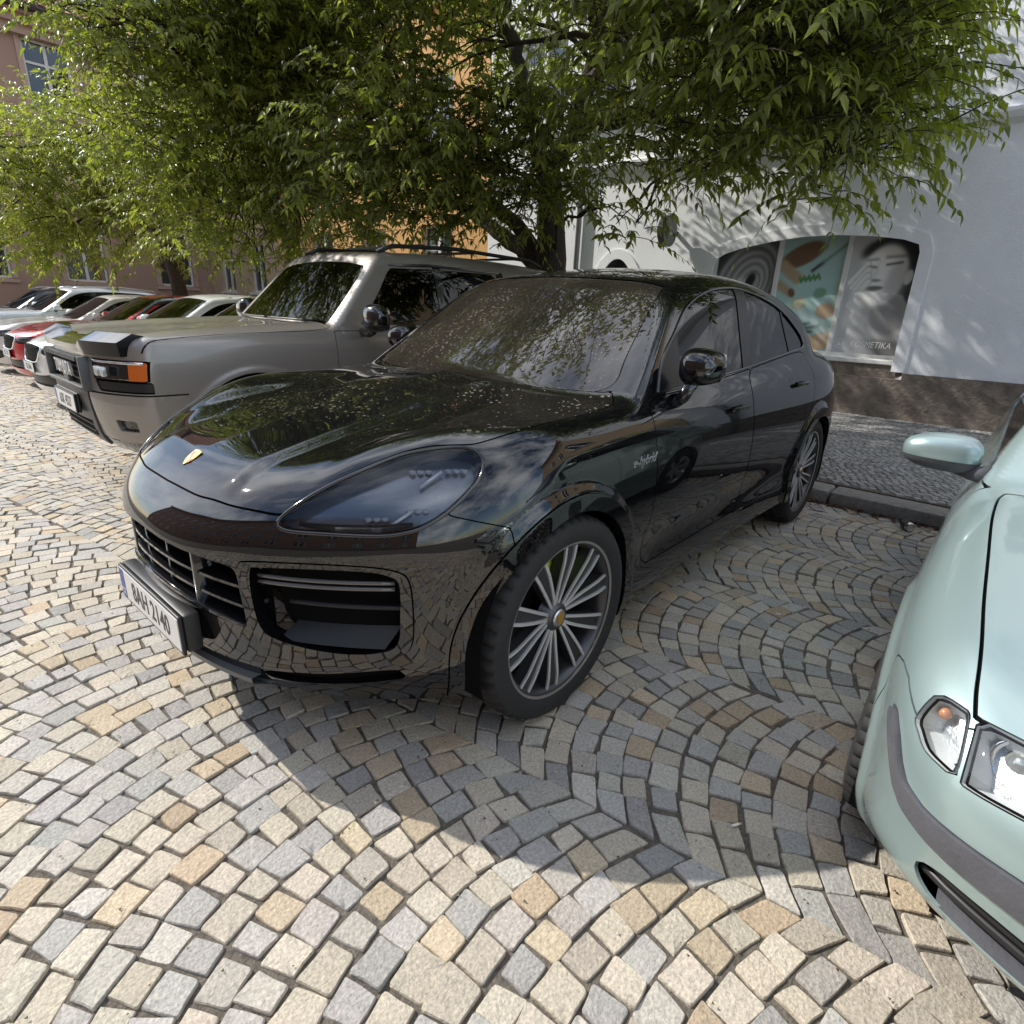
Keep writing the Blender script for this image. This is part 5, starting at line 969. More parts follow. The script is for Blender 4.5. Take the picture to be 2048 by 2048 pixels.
    # --- plate on its bracket, crest, badge
    MB().bbox((.925, -.275, .375), (.974, .275, .505), .012).obj('plate_bracket', PLB, root, smooth='auto')
    plate(root, .986, .437, '8AH 2140')
    g = S.grad(np.array([[.80, 0, .885]]))[0]; c = S.cast(np.array([[.785, 0, .3]]), np.array([[0., 0, 1.]]), 1.2)[0]; zx = np.array([0., 1, 0]); up = np.cross(g, zx); up = up if up[2] > 0 else -up
    cm = crest_mesh(.030, .0015); cm.v = [tuple(c + zx * v[0] + g * (v[1] + .002) + up * v[2]) for v in cm.v]; cb = cm.obj('bonnet_crest', mat('crest_gold', (.46, .27, .06), .5, .5), root)
    RD = mat('crest_red', (.35, .02, .02), .4); BK = mat('crest_black', (.01, .01, .01), .4)
    for k, (x0, x1, z0, z1, mm_) in enumerate([(-.019, -.014, .004, .024, RD), (-.011, -.006, .004, .024, RD), (.006, .011, -.024, -.004, RD), (.014, .018, -.020, -.004, RD), (.004, .019, .012, .016, BK), (.004, .019, .004, .008, BK), (-.018, -.004, -.010, -.006, BK), (-.016, -.004, -.018, -.014, BK), (-.005, .005, -.007, .008, BK)]):
        MB().add([c + zx * a + g * .0042 + up * b for a, b in ((x0, z0), (x1, z0), (x1, z1), (x0, z1))], [(0, 1, 2, 3)]).obj('crest_field', mm_, cb)
    for sg in (1, -1):
        p = S.cast(np.array([[-.48, 0, .872]]), np.array([[0., 1, 0]]), 1.3)[0]; M = frame((p[0], sg * (p[1] + .003), p[2]), (-sg, 0, 0), (0, 0, 1), (0, sg, 0))
        text_obj('badge', 'e-hybrid', .052, mat('badge_silver', (.8, .82, .82), .25, .9), root, M, ext=.0015, shear=.35, bold=.0006)
    # --- mirrors, wheels, arches, underside, cabin
    mirror_pair(root, (-.875, .962, 1.203), (.115, .084, .074), PA, PLG, [(-.82, .875, 1.055), (-.815, .92, 1.08), (-.82, .95, 1.15)])
    CAL = mat('acid_green', (.55, .80, .03), .35, coat=.6)
    for sg in (1, -1):
        wheel(root, (0, .838 * sg, .380), .378, .285, .292, 'split', sg, -.02, CAL); wheel(root, (-2.895, .828 * sg, .380), .378, .285, .292, 'split', sg, 0, CAL)
        for wx in (0, -2.895):
            m = MB(); n = 40; a = np.linspace(-.35, math.pi + .35, n); P = []
            for t in a: P += [(wx + .412 * math.cos(t), sg * .955, .388 + .412 * math.sin(t)), (wx + .43 * math.cos(t), sg * .62, .388 + .43 * math.sin(t)), (wx, sg * .60, .388)]
            m.add(P, [(3 * i, 3 * i + 3, 3 * i + 4, 3 * i + 1) for i in range(n - 1)] + [(3 * i + 1, 3 * i + 4, 3 * i + 2) for i in range(n - 1)]); m.obj('wheel_arch_liner', VOID, root)
    MB().box((-3.6, -.66, .17), (.45, .66, .215)).obj('underside', VOID, root)
    MB().box((-.56, -.60, .21), (.42, .60, .70)).obj('engine_bay', VOID, root)
    cab = MB().box((-3.3, -.78, .24), (-.62, .78, .62)); cab.obj('cabin_floor', mat('cabin_dark', (.02, .019, .02), .8), root)
    DK = mat('cabin_dark', (.02, .019, .02), .8)
    y = np.linspace(-.72, .72, 21); P = []
    for t in y: P += [(-.50 - .28 * t * t, t, 1.065), (-.72, t, 1.085 + .02 * math.cos(t * 4)), (-.98, t, 1.05 + .03 * math.exp(-((t - .38) / .2) ** 2)), (-1.02, t, .80)]
    MB().add(P, [(4 * i + j, 4 * i + j + 1, 4 * i + 5 + j, 4 * i + 4 + j) for i in range(20) for j in range(3)]).obj('dashboard', DK, root, smooth=True)
    t = np.linspace(0, 2 * math.pi, 33); c = np.array([-1.10, .39, 1.0]); up = np.array([-.42, 0, .9]); MB().tube([c + .185 * (math.cos(k) * np.array([0, 1, 0]) + math.sin(k) * up) for k in t], .015, 8, False).obj('steering_wheel', mat('wheel_leather', (.10, .10, .10), .35, coat=.4), root, smooth=True)
    for sy in (-.38, .38):
        st = MB().bbox((-1.95, sy - .26, .55), (-1.40, sy + .26, .78), .06); st.bbox((-2.12, sy - .25, .72), (-1.92, sy + .25, 1.26), .07); st.bbox((-2.12, sy - .14, 1.28), (-2.0, sy + .14, 1.46), .05); st.obj('seat', mat('seat_leather', (.06, .05, .045), .5), root, smooth='auto')
    for sx in (-2.9,): MB().bbox((-3.0, -.68, .55), (-2.75, .68, 1.15), .06).obj('rear_seat', mat('seat_leather', (.06, .05, .045), .5), root, smooth='auto')
    MB().bbox((-1.10, -.05, 1.43), (-1.05, .05, 1.50), .01).obj('sensor_pod', PLB, root)
    for y0, y1, x0 in ((.62, .05, -.42), (-.02, -.55, -.40)):
        y = np.linspace(y0, y1, 9); MB().tube(np.stack([x0 - .26 * y * y - .03, y, 1.118 - .04 * y * y], 1), .007, 6).obj('wiper', PLB, root, smooth=True)
build_cayenne()
# ---------------------------------------------------------------- the mint green hatchback on the right
OCT = dict(
  wheels=[(0, .31), (-2.512, .31)], flare=(.33, .385, .012),
  S0=[(-3.2, .70), (-2.8, .80), (-2.3, .848), (-1.5, .858), (-.8, .858), (-.2, .856), (.2, .838), (.5, .788), (.75, .71), (1., .6)],
  Sz=[(.0, -.04), (.2, -.01), (.35, .0), (.5, .004), (.65, .002), (.75, -.012), (.85, -.035), (.95, -.075), (1.05, -.13), (1.3, -.3)],
  F=[(.0, .78), (.16, .83), (.22, .865), (.3, .885), (.4, .895), (.5, .90), (.58, .895), (.65, .87), (.72, .82), (.82, .68)], cF=.46, pw=2.3,
  R=[(.0, -3.2), (.4, -3.35), (.7, -3.38), (1.0, -3.3), (1.3, -3.0)], cR=.3,
  hood=[(1.1, .56), (.95, .65), (.85, .695), (.7, .742), (.5, .795), (.2, .86), (-.1, .91), (-.4, .945), (-.7, .965), (-1.2, .975), (-2., .985), (-2.8, .98), (-3.3, .93)],
  Ty=[0, .3, .55, .7, .8, .9], T=[(1.1, [0, 0, 0, -.01, -.02, -.04]), (.6, [0, -.006, -.012, -.022, -.045, -.09]), (0., [0, -.008, -.018, -.028, -.045, -.08]), (-.5, [0, -.01, -.02, -.03, -.045, -.07]), (-3.3, [0, -.01, -.02, -.03, -.05, -.08])],
  roof=[(-.5, 1.16), (-.9, 1.33), (-1.3, 1.41), (-1.8, 1.425), (-2.3, 1.37), (-2.8, 1.2), (-3.2, 1.0)], crown=.14,
  G=[(.75, .815), (.95, .775), (1.1, .71), (1.25, .635), (1.35, .585), (1.45, .52)], ws=((-.42, .95), (-1.16, 1.37)), wsc=.24, rw=((-3.2, .95), (-2.6, 1.32)), zg=.80, zax=.5,
  k=dict(st=.11, f=.10, r=.08, w=.03, u=.03))
OCT['F'] = [(.0, .55), (.16, .64), (.22, .70), (.3, .80), (.36, .875), (.43, .895), (.5, .90), (.58, .895), (.65, .87), (.72, .82), (.82, .68)]
def arches(C, S, R): 
    for wx, wz in S.wheels: C.cutf(lambda V: np.where(V[:, 1] > .35, np.hypot(V[:, 0] - wx, V[:, 2] - wz) - R, 1.))
def liner(root, wx, wz, sg, R, y1, y0):
    n = 26; a = np.linspace(-.4, math.pi + .4, n); P = []
    for t in a: P += [(wx + R * math.cos(t), sg * y1, wz + R * math.sin(t)), (wx + (R + .02) * math.cos(t), sg * y0, wz + (R + .02) * math.sin(t)), (wx, sg * y0, wz)]
    MB().add(P, [(3 * i, 3 * i + 3, 3 * i + 4, 3 * i + 1) for i in range(n - 1)] + [(3 * i + 1, 3 * i + 4, 3 * i + 2) for i in range(n - 1)]).obj('wheel_arch_liner', VOID, root)
def place(root, loc, rz=0): root.location = loc; root.rotation_euler = (0, 0, rz)
def build_mint():
    S = Shape(OCT); root = empty('parked_car', (0, 0, 0), label='pale mint green hatchback cut off by the right edge, beside the black car', cat='car')
    PA = paint('mint_paint', (.35, .455, .45), .5, .36, coatr=.05); GRYP = mat('weathered_grey_plastic', (.085, .085, .095), .62, noise=.2, nscale=14, bump=.0012, bscale=120); CLR = glass('lamp_glass', (.93, .95, .97), ior=1.5); WS = glass('pale_windscreen', (.16, .18, .18), ior=1.6)
    V, F = S.shell(-2.7, .15, 150, 80, 10, 130, -30); C = Cutter(S, V, F); C.cutf(lambda V: V[:, 2] - (.19 + .08 * sstep(.35, .55, V[:, 0]))); arches(C, S, .335); fr = lambda V: V[:, 0] > .3; sidec = lambda V: V[:, 1] > .35
    ob = oblique((1.23, .09, .72)); nr = lambda V: (V[:, 0] > .3) & (V[:, 2] > .5)
    t3 = np.array([(.583, .755, .656), (.571, .75, .681), (.556, .738, .708), (.557, .729, .716), (.569, .711, .72), (.596, .680, .723), (.630, .677, .697), (.662, .675, .67), (.688, .674, .632), (.664, .699, .63), (.635, .727, .631), (.603, .746, .646)])
    h3 = np.array([(.602, .668, .722), (.633, .599, .727), (.665, .50, .727), (.69, .40, .725), (.70, .355, .722), (.735, .35, .66), (.745, .40, .645), (.735, .52, .640), (.716, .623, .636), (.694, .666, .631)])
    tp = ob(t3).tolist(); tp[5] += [1]; tp[8] += [1]; hp = ob(h3).tolist(); hp[0] += [1]; hp[-1] += [1]; hp[4] += [1]; hp[5] += [1]
    turn = C.cut(smooth_poly(tp, 6), ob, nr, gap=.003); lamp = C.cut(smooth_poly(hp, 6), ob, nr, gap=.003)
    bp = smooth_poly([(.775, -.2, 1), (.775, 0), (.755, .2), (.712, .355), (.672, .50), (.637, .60), (.603, .672, 1), (.552, .680), (.49, .685), (.414, .691), (.255, .704), (.05, .716), (-.159, .727), (-.293, .73), (-.41, .727), (-.455, .715, 1), (-.42, .5), (-.40, .25), (-.395, 0), (-.395, -.2, 1)], 6)
    hood = C.cut(bp, 'xy', lambda V: V[:, 2] > .66, gap=.007); car_obj('bonnet', *both(*hood), PA, root, S, flange=.012)
    C.cut(smooth_poly([(-.2, .722, 1), (.2, .715), (.33, .705), (.335, .65), (.2, .635), (-.2, .632, 1)], 5), 'yz', fr, gap=0)
    st = C.cut(np.array([(-.2, .572), (0, .572), (.557, .562), (.64, .550), (.70, .541), (.735, .545), (.752, .566), (.770, .600), (.786, .622), (.797, .620), (.796, .592), (.772, .548), (.750, .512), (.728, .495), (.68, .491), (.6, .497), (.5, .504), (0, .514), (-.2, .514)]), 'yz', lambda V: (V[:, 0] > .40), gap=.003)
    car_obj('bumper_strip', *both(*st), GRYP, root, S, flange=.02, offset=.010)
    C.cut(smooth_poly([(-.2, .468, 1), (0, .468), (.5, .463), (.60, .460), (.655, .452), (.684, .428), (.678, .400), (.64, .378), (.55, .372), (.3, .374), (0, .376), (-.2, .376, 1)], 5), 'yz', fr, gap=0)
    bu = C.cut(np.array([(.30, .05), (1.3, .05), (1.3, 1.0), (.70, .9), (.60, .652), (.55, .664), (.473, .684), (.40, .68), (.325, .656)]), 'xz', lambda V: V[:, 0] > .1, gap=.0045); car_obj('front_bumper', *both(*bu), PA, root, S, flange=.007)
    ws = C.cut(smooth_poly([(-.2, .962, 1), (0, .962), (.4, .948), (.60, .935), (.672, .955), (.64, 1.08), (.585, 1.23), (.535, 1.33), (.3, 1.36), (0, 1.372), (-.2, 1.372, 1)], 5), 'yz', lambda V: V[:, 0] > -1.3, gap=.004); W = both(*ws); car_obj('windscreen', *W, WS, root, S, offset=-.003)
    P, _ = W, 0; Fr = Cutter(S, *ws); inner = Fr.cut(smooth_poly([(-.2, .978, 1), (0, .978), (.4, .966), (.58, .955), (.640, .975), (.61, 1.08), (.555, 1.23), (.505, 1.315), (.3, 1.342), (0, 1.355), (-.2, 1.355, 1)], 5), 'yz', None, gap=0); car_obj('windscreen_seal', *both(Fr.V, Fr.F), mat('grey_seal', (.07, .07, .072), .6), root, S, offset=.0015)
    dl = C.cut(smooth_poly([(-.74, .962, 1), (-1.0, 1.14), (-1.25, 1.27), (-1.5, 1.322), (-1.9, 1.325), (-2.3, 1.25), (-2.52, 1.12), (-2.58, 1.0), (-2.4, .985), (-1.5, .972)], 5), 'xz', sidec, gap=.005); both_sides('side_window', dl, glass('side_glass_pale', (.10, .11, .11), ior=1.6), root, S, offset=-.004)
    for dd in ([(-.50, .92), (-.50, .55), (-.54, .30), (-1.45, .28), (-1.52, .5), (-1.50, .95), (-.75, .945)], [(-1.52, .95), (-1.535, .5), (-1.47, .28), (-2.05, .28), (-2.2, .48), (-2.4, .62), (-2.50, .8), (-2.50, .965)]):
        I = C.cut(smooth_poly([(*q, 1) for q in dd], 3), 'xz', sidec, gap=.005); both_sides('door', I, PA, root, S, flange=.01)
    car_obj('body_shell', *both(C.V, C.F), PA, root, S, flange=.015); sv, sf = join(C.seam); car_obj('panel_gap', *both(sv, sf), VOID, root, S, offset=-.007)
    # lamps: clear covers over bright reflectors
    REF = mat('reflector', (.60, .62, .61), .22, .75, bump=.004, bscale=70)
    for sg in (-1, 1):
        for nm, I in (('indicator', turn), ('headlight', lamp)):
            L_ = I if sg > 0 else mirror(*I); o = car_obj(nm, *L_, CLR, root, S); N = S.grad(L_[0]); E = boundary(L_[1]); u, inv = np.unique(E.ravel(), return_inverse=True); a = inv.reshape(-1, 2); n = len(L_[0]); cen = L_[0].mean(0)
            P = np.concatenate([cen + (L_[0] - cen) * .90 - N * .05, L_[0][u], (cen + (L_[0] - cen) * .90 - N * .05)[u]]); k = len(u); Q = np.concatenate([np.stack([a[:, 0] + n, a[:, 1] + n, a[:, 1] + n + k], 1), np.stack([a[:, 0] + n, a[:, 1] + n + k, a[:, 0] + n + k], 1)])
            mesh_obj('reflector_bowl', P[:n], L_[1], REF, o, smooth=False); mesh_obj('lamp_frame', P, Q, mat('lamp_frame_grey', (.80, .81, .80), .5), o, smooth=False)
            loop = L_[0]; 
            if nm == 'indicator':
                c = np.array([.585, .712 * sg, .690]); m = MB(); bm = bmesh.new(); bmesh.ops.create_uvsphere(bm, u_segments=16, v_segments=10, radius=.012)
                bm.verts.index_update(); mesh_obj('amber_bulb', [tuple(np.array(v.co) + c - [.03, 0, .012]) for v in bm.verts], [[v.index for v in f.verts] for f in bm.faces], mat('amber', (.55, .24, .12), .25, coat=.5), o, smooth=True); bm.free()
                y = np.linspace(.683, .738, 8); MB().tube([(.568 + .03 * (.70 - t) - .040, t * sg, .712 - .6 * abs(t - .70) ** 1.3 - .012) for t in y], .007, 6).obj('amber_reflector', mat('amber', (.75, .22, .04), .25), o, smooth=True)
            else:
                for c, r in (((.628, .592, .672), .036), ((.655, .47, .678), .040)):
                    g = np.array([.72, .25 * sg, .35]); g /= np.linalg.norm(g); c = np.array([c[0], c[1] * sg, c[2]]) - g * .014; a0 = np.cross(g, [0, 0, 1]); a0 /= np.linalg.norm(a0); b0 = np.cross(g, a0); m = MB(); prof = [(r * 1.35, .018), (r * 1.15, .022), (r * 1.05, .004), (r, .0)]; V_ = []
                    for t in np.linspace(0, 2 * math.pi, 28, endpoint=False):
                        for q, h in prof: V_.append(c + g * h + (math.cos(t) * a0 + math.sin(t) * b0) * q)
                    m.add(V_, [(4 * i + j, 4 * i + j + 1, 4 * ((i + 1) % 28) + j + 1, 4 * ((i + 1) % 28) + j) for i in range(28) for j in range(3)]); m.obj('lamp_ring', CHR, o, smooth=True)
                    bm = bmesh.new(); bmesh.ops.create_uvsphere(bm, u_segments=20, v_segments=12, radius=r); bm.verts.index_update(); mesh_obj('lamp_lens', [tuple(np.array(v.co) * .95 + c - g * .012) for v in bm.verts], [[v.index for v in f.verts] for f in bm.faces], mat('lens_glassy', (.45, .47, .44), .08, .6, coat=1), o, smooth=True); bm.free()
    def fx(y, z): y = np.asarray(y, float); return S.cast(np.stack([np.zeros_like(y), y, np.full_like(y, z)], 1), np.tile([1., 0, 0], (len(y), 1)), 1.3)[:, 0]
    y = np.linspace(-.70, .70, 41)
    for nm, z0, dp, rr, m_ in (('intake_slat', .438, .030, .012, PLB), ('intake_slat', .412, .030, .010, PLB)):
        x = fx(y, z0) - dp; MB().tube(np.stack([x, y, np.full_like(y, z0)], 1), rr, 8).obj(nm, m_, root, smooth=True)
    x = fx(y, .42) - .06; mesh_obj('intake_back', np.concatenate([np.stack([x, y, np.full(41, .34)], 1), np.stack([x, y, np.full(41, .50)], 1)]), [(i, i + 1, 42 + i, 41 + i) for i in range(40)], VOID, root)
    y = np.linspace(-.64, .64, 41); x = fx(y, .385) - .035; MB().add([(x[i] + d, y[i], z) for i in range(41) for d, z in ((.030, .378), (-.03, .392))], [(2 * i, 2 * i + 2, 2 * i + 3, 2 * i + 1) for i in range(40)]).obj('intake_ledge', GRYP, root, smooth=True)
    yg = np.linspace(-.33, .33, 21); x = fx(yg, .68) - .03
    for k in range(9): MB().box((x[10] - .06, -.28 + .07 * k - .006, .635), (x[10] - .01 - .35 * (-.28 + .07 * k) ** 2, -.28 + .07 * k + .006, .715)).obj('grille_bar', PLB, root)
    mesh_obj('grille_back', np.concatenate([np.stack([x - .05, yg, np.full(21, .60)], 1), np.stack([x - .05, yg, np.full(21, .76)], 1)]), [(i, i + 1, 22 + i, 21 + i) for i in range(20)], VOID, root)
    plate(root, .928, .55, '3AH 4871', size=(.52, .11))
    mirror_pair(root, (-.66, .915, .985), (.075, .118, .064), PA, GRYP, [(-.62, .765, .935), (-.64, .81, .93), (-.66, .86, .945)])
    for o in [c for c in root.children if c.name.startswith('door_mirror')]:
        me = o.data; V = np.array([v.co[:] for v in me.vertices]); zc_ = .985 - .020; F = [p.vertices[:] for p in me.polygons if np.mean([V[i][2] for i in p.vertices]) < zc_]; Vs = (V - V.mean(0)) * 1.015 + V.mean(0); u = sorted(set(i for f in F for i in f)); mp = {v: i for i, v in enumerate(u)}; mesh_obj('mirror_lower_shell', Vs[u], [[mp[i] for i in f] for f in F], GRYP, o, smooth=True)
    for sg in (1, -1):
        for wx, _ in S.wheels: wheel(root, (wx, .765 * sg, .31), .308, .19, .195, 6, sg, 0, tread=sg < 0); liner(root, wx, .31, sg, .345, .83, .58)
    MB().box((-3.0, -.62, .15), (.50, .62, .21)).obj('underside', VOID, root); MB().box((-.5, -.55, .2), (.40, .55, .60)).obj('engine_bay', VOID, root)
    CG = mat('cabin_grey', (.06, .06, .062), .8); MB().box((-2.6, -.66, .25), (-.55, .66, .70)).obj('cabin_floor', CG, root); MB().bbox((-.95, -.64, .72), (-.48, .64, .94), .04).obj('dashboard', CG, root)
    for sy in (-.34, .34): MB().bbox((-1.75, sy - .22, .6), (-1.55, sy + .22, 1.2), .06).obj('seat', CG, root, smooth='auto')
    for y0, y1 in ((-.62, -.05), (-.02, .5)): y = np.linspace(y0, y1, 9); MB().tube(np.stack([-.40 - .26 * y * y - .01, y, .968 - .04 * y * y], 1), .008, 6).obj('wiper', PLB, root, smooth=True)
    for c in root.children: pass
    place(root, (-.38, 2.725, 0)); return root
build_mint()
# ---------------------------------------------------------------- the bronze grey off-roader
LCR = dict(wheels=[(0, .39), (-2.85, .39)], flare=(.43, .53, .008),
  S0=[(-3.9, .86), (-3.2, .905), (-2.6, .92), (-1.2, .92), (-.2, .92), (.3, .915), (.6, .895), (.9, .87), (1.1, .85)],
  Sz=[(.0, -.06), (.3, -.02), (.5, .0), (.8, .01), (.95, .008), (1.06, -.004), (1.16, -.03), (1.25, -.08), (1.4, -.2)],
  F=[(.2, .72), (.35, .80), (.42, .86), (.55, .905), (.7, .925), (.82, .925), (.95, .915), (1.05, .90), (1.12, .86), (1.25, .7)], cF=.32, pw=3.2,
  R=[(.0, -3.8), (.5, -3.95), (1.2, -3.95), (1.9, -3.85)], cR=.08,
  hood=[(1.1, 1.03), (.9, 1.085), (.8, 1.11), (.6, 1.135), (.2, 1.165), (-.2, 1.19), (-.6, 1.21), (-1.2, 1.19), (-3.9, 1.19)], Ty=[0, .3, .5, .65, .8, .95],
  T=[(1.1, [0, 0, 0, .0, -.01, -.04]), (.7, [0, -.01, .0, .012, .0, -.03]), (0., [0, -.012, .0, .014, .0, -.04]), (-.6, [0, -.012, .0, .01, -.01, -.05]), (-3.9, [0, 0, 0, 0, -.01, -.04])],
  roof=[(-.6, 1.70), (-1.0, 1.77), (-1.4, 1.82), (-2., 1.85), (-3., 1.845), (-3.7, 1.81), (-4., 1.78)], crown=.06, G=[(1.0, .90), (1.25, .865), (1.5, .80), (1.7, .74), (1.8, .69), (1.9, .62)],
  ws=((-.60, 1.21), (-1.13, 1.735)), wsc=.12, rw=((-3.95, 1.1), (-3.8, 1.75)), zg=1.05, zax=.75, k=dict(st=.035, f=.05, r=.07, w=.03, u=.03))
def build_offroader():
    S = Shape(LCR); root = empty('parked_car', (0, 0, 0), label='boxy bronze grey off-roader with orange corner lamp, left of the black car', cat='car')
    PA = paint('bronze_paint', (.29, .26, .235), .40, .38); DG = mat('dark_silver', (.11, .112, .115), .42, .5); WS = glass('green_windscreen', (.20, .24, .22), ior=1.6); GL = glass('smoked_side_glass', (.035, .037, .04), ior=1.75)
    V, F = S.shell(-3.4, .30, 150, 70, 8, 120, -28); C = Cutter(S, V, F); C.cutf(lambda V: V[:, 2] - (.36 + .06 * sstep(.4, .0, V[:, 0]))); arches(C, S, .50); fr = lambda V: V[:, 0] > .4; sidec = lambda V: V[:, 1] > .4
    R_ = lambda *a: np.array(a)
    C.cut(R_((-.3, .985), (.43, .985), (.46, .97), (.46, .80), (.44, .775), (-.3, .775)), 'yz', fr, gap=0)                       # grille
    hl = C.cut(R_((.50, .985), (.89, .985), (.89, .86), (.51, .86)), 'yz', fr, gap=.006)                                       # lamp
    blk = C.cut(R_((.52, .855), (.93, .855), (.93, .785), (.56, .785)), 'yz', lambda V: V[:, 0] > .66, gap=.004); both_sides('lamp_lower_panel', blk, PLB, root, S, offset=-.008)
    ctr = C.cut(R_((-.3, .77), (.43, .77), (.42, .60), (.40, .36), (-.3, .36)), 'yz', fr, gap=.006); Cc = Cutter(S, *both(*ctr)); Cc.cut(R_((-.36, .565), (.36, .565), (.33, .45), (-.33, .45)), 'yz', fr, gap=0); car_obj('bumper_centre', Cc.V, Cc.F, DG, root, S, flange=.03, offset=.012)
    low = C.cut(R_((.36, .47), (.50, .45), (1.1, .45), (1.1, .30), (.36, .30)), 'yz', lambda V: V[:, 0] > .35, gap=.005); both_sides('bumper_lower', low, PLG, root, S, flange=.02)
    cor = C.cut(R_((.455, .772), (1.2, .772), (1.2, .60), (1.2, .455), (.62, .455), (.53, .50), (.47, .57)), 'yz', lambda V: V[:, 0] > .46, gap=.008); cc = Cutter(S, *cor); fog = cc.cut(R_((.66, .605), (.80, .605), (.80, .535), (.665, .535)), 'yz', None, gap=.004); both_sides('bumper_corner', (cc.V, cc.F), PA, root, S, flange=.03, offset=.016); both_sides('fog_lamp', fog, PLG, root, S, offset=-.01)
    hood = C.cut(smooth_poly([(.93, -.2, 1), (.93, 0), (.90, .5), (.86, .80), (.80, .862), (.4, .872), (0, .874), (-.50, .872), (-.66, .83, 1), (-.64, .5), (-.61, 0), (-.61, -.2, 1)], 5), 'xy', lambda V: V[:, 2] > 1.02, gap=.006); car_obj('bonnet', *both(*hood), PA, root, S, flange=.015)
    ws = C.cut(smooth_poly([(-.3, 1.225, 1), (0, 1.225), (.5, 1.22), (.76, 1.215, 1), (.74, 1.35), (.685, 1.6), (.65, 1.675, 1), (.4, 1.705), (0, 1.718), (-.3, 1.718, 1)], 4), 'yz', lambda V: V[:, 0] > -1.32, gap=.004); car_obj('windscreen', *both(*ws), WS, root, S, offset=-.003)
    for a in ([(-.92, 1.22), (-1.14, 1.46), (-1.27, 1.63), (-1.32, 1.67), (-1.78, 1.69), (-1.80, 1.22)], [(-1.88, 1.22), (-1.87, 1.69), (-2.55, 1.695), (-2.60, 1.66), (-2.66, 1.22)], [(-2.76, 1.24), (-2.72, 1.68), (-3.40, 1.67), (-3.5, 1.6), (-3.5, 1.24)]):
        I = C.cut(R_(*a), 'xz', sidec, gap=.005); both_sides('side_window', I, GL, root, S, offset=-.004)
    for a in ([(-1.785, 1.19), (-1.785, 1.72), (-1.875, 1.72), (-1.875, 1.19)], [(-2.665, 1.19), (-2.61, 1.72), (-2.715, 1.72), (-2.755, 1.19)]):
        I = C.cut(R_(*a), 'xz', sidec, gap=.003); both_sides('door_pillar', I, PLG, root, S)
    for a in ([(-.66, 1.17), (-.66, .60), (-.68, .48), (-1.72, .46), (-1.75, 1.17)], [(-1.77, 1.17), (-1.74, .46), (-2.30, .48), (-2.48, .75), (-2.68, .98), (-2.70, 1.17)]):
        I = C.cut(smooth_poly([(*q, 1) for q in a], 3), 'xz', sidec, gap=.005); both_sides('door', I, PA, root, S, flange=.01)
    car_obj('body_shell', *both(C.V, C.F), PA, root, S, flange=.015); sv, sf = join(C.seam); car_obj('panel_gap', *both(sv, sf), VOID, root, S, offset=-.007)
    for sg in (1, -1):
        L_ = hl if sg > 0 else mirror(*hl); q = Cutter(S, *hl); am = q.cut(R_((.80, .99), (.90, .99), (.90, .85), (.80, .85)), 'yz', None, gap=.002); A_ = am if sg > 0 else mirror(*am); B_ = (q.V, q.F) if sg > 0 else mirror(q.V, q.F)
        o = car_obj('headlight', *B_, mat('lamp_black', (.01, .011, .012), .08, coat=1), root, S); car_obj('corner_marker', *A_, mat('amber_lens', (.62, .13, .015), .15, coat=1), o, S, flange=.02, offset=.004)
        for y0 in (.60, .68): 
            x = .80; MB().bbox((x + .062 - .10 * (y0 - .6), sg * y0 - .028, .885), (x + .095 - .16 * (y0 - .6), sg * y0 + .028, .945), .006).obj('light_module', mat('lamp_white', (.6, .62, .63), .2, .5), o, smooth='auto')
        y = np.linspace(.51, .88, 9); x = S.cast(np.stack([np.zeros(9), y, np.full(9, .97)], 1), np.tile([1., 0, 0], (9, 1)), 1.3)[:, 0]
        MB().tube(np.stack([x + .004, y * sg, np.full(9, .972)], 1), .010, 8).obj('light_bar', CHR, o, smooth=True); MB().tube(np.stack([x + .002, y * sg, np.full(9, .868)], 1), .006, 8).obj('light_bar', CHR, o, smooth=True)
    # bonnet deflector in smoked black, dipping in the middle
    y = np.linspace(-.80, .80, 41); x = S.cast(np.stack([np.zeros(41), y, np.full(41, 1.04)], 1), np.tile([1., 0, 0], (41, 1)), 1.3)[:, 0]; P = []
    for i in range(41):
        up = sstep(.40, .48, abs(y[i])) * .045; fw = sstep(.40, .48, abs(y[i])) * .02; P += [(x[i] + .022 + fw, y[i], 1.01), (x[i] + .034 + fw, y[i], 1.06 + up * .8), (x[i] - .06 + fw, y[i], 1.105 + up), (x[i] - .12, y[i], 1.108 + up * .5), (x[i] - .02, y[i], 1.015)]
    MB().add(P, [(5 * i + j, 5 * i + (j + 1) % 5, 5 * i + 5 + (j + 1) % 5, 5 * i + 5 + j) for i in range(40) for j in range(5)] + [(0, 1, 2, 3, 4), (204, 203, 202, 201, 200)]).obj('bonnet_deflector', PLG, root, smooth='auto')
    # grille
    g = MB(); g.bbox((.86, -.47, .77), (.945, -.435, .99), .006); g.bbox((.86, .435, .77), (.945, .47, .99), .006); g.bbox((.86, -.435, .77), (.95, .435, .795), .006); go = g.obj('grille', DG, root, smooth='auto')
    for k in range(17): MB().box((.905, -.40 + .05 * k - .016, .958), (.953 , -.40 + .05 * k + .016, .985)).obj('grille_tooth', DG, go)
    MB().box((.85, -.434, .953), (.915, .434, .99)).obj('grille_rail', PLB, go); MB().box((.80, -.5, .76), (.83, .5, 1.0)).obj('grille_back', VOID, go)
    for z in (.835, .875, .915): MB().box((.87, -.434, z - .004), (.915, .434, z + .004)).obj('grille_wire', PLB, go)
    for k in range(24): MB().box((.868, -.42 + .0365 * k - .003, .795), (.905, -.42 + .0365 * k + .003, .953)).obj('grille_fin', PLB, go)
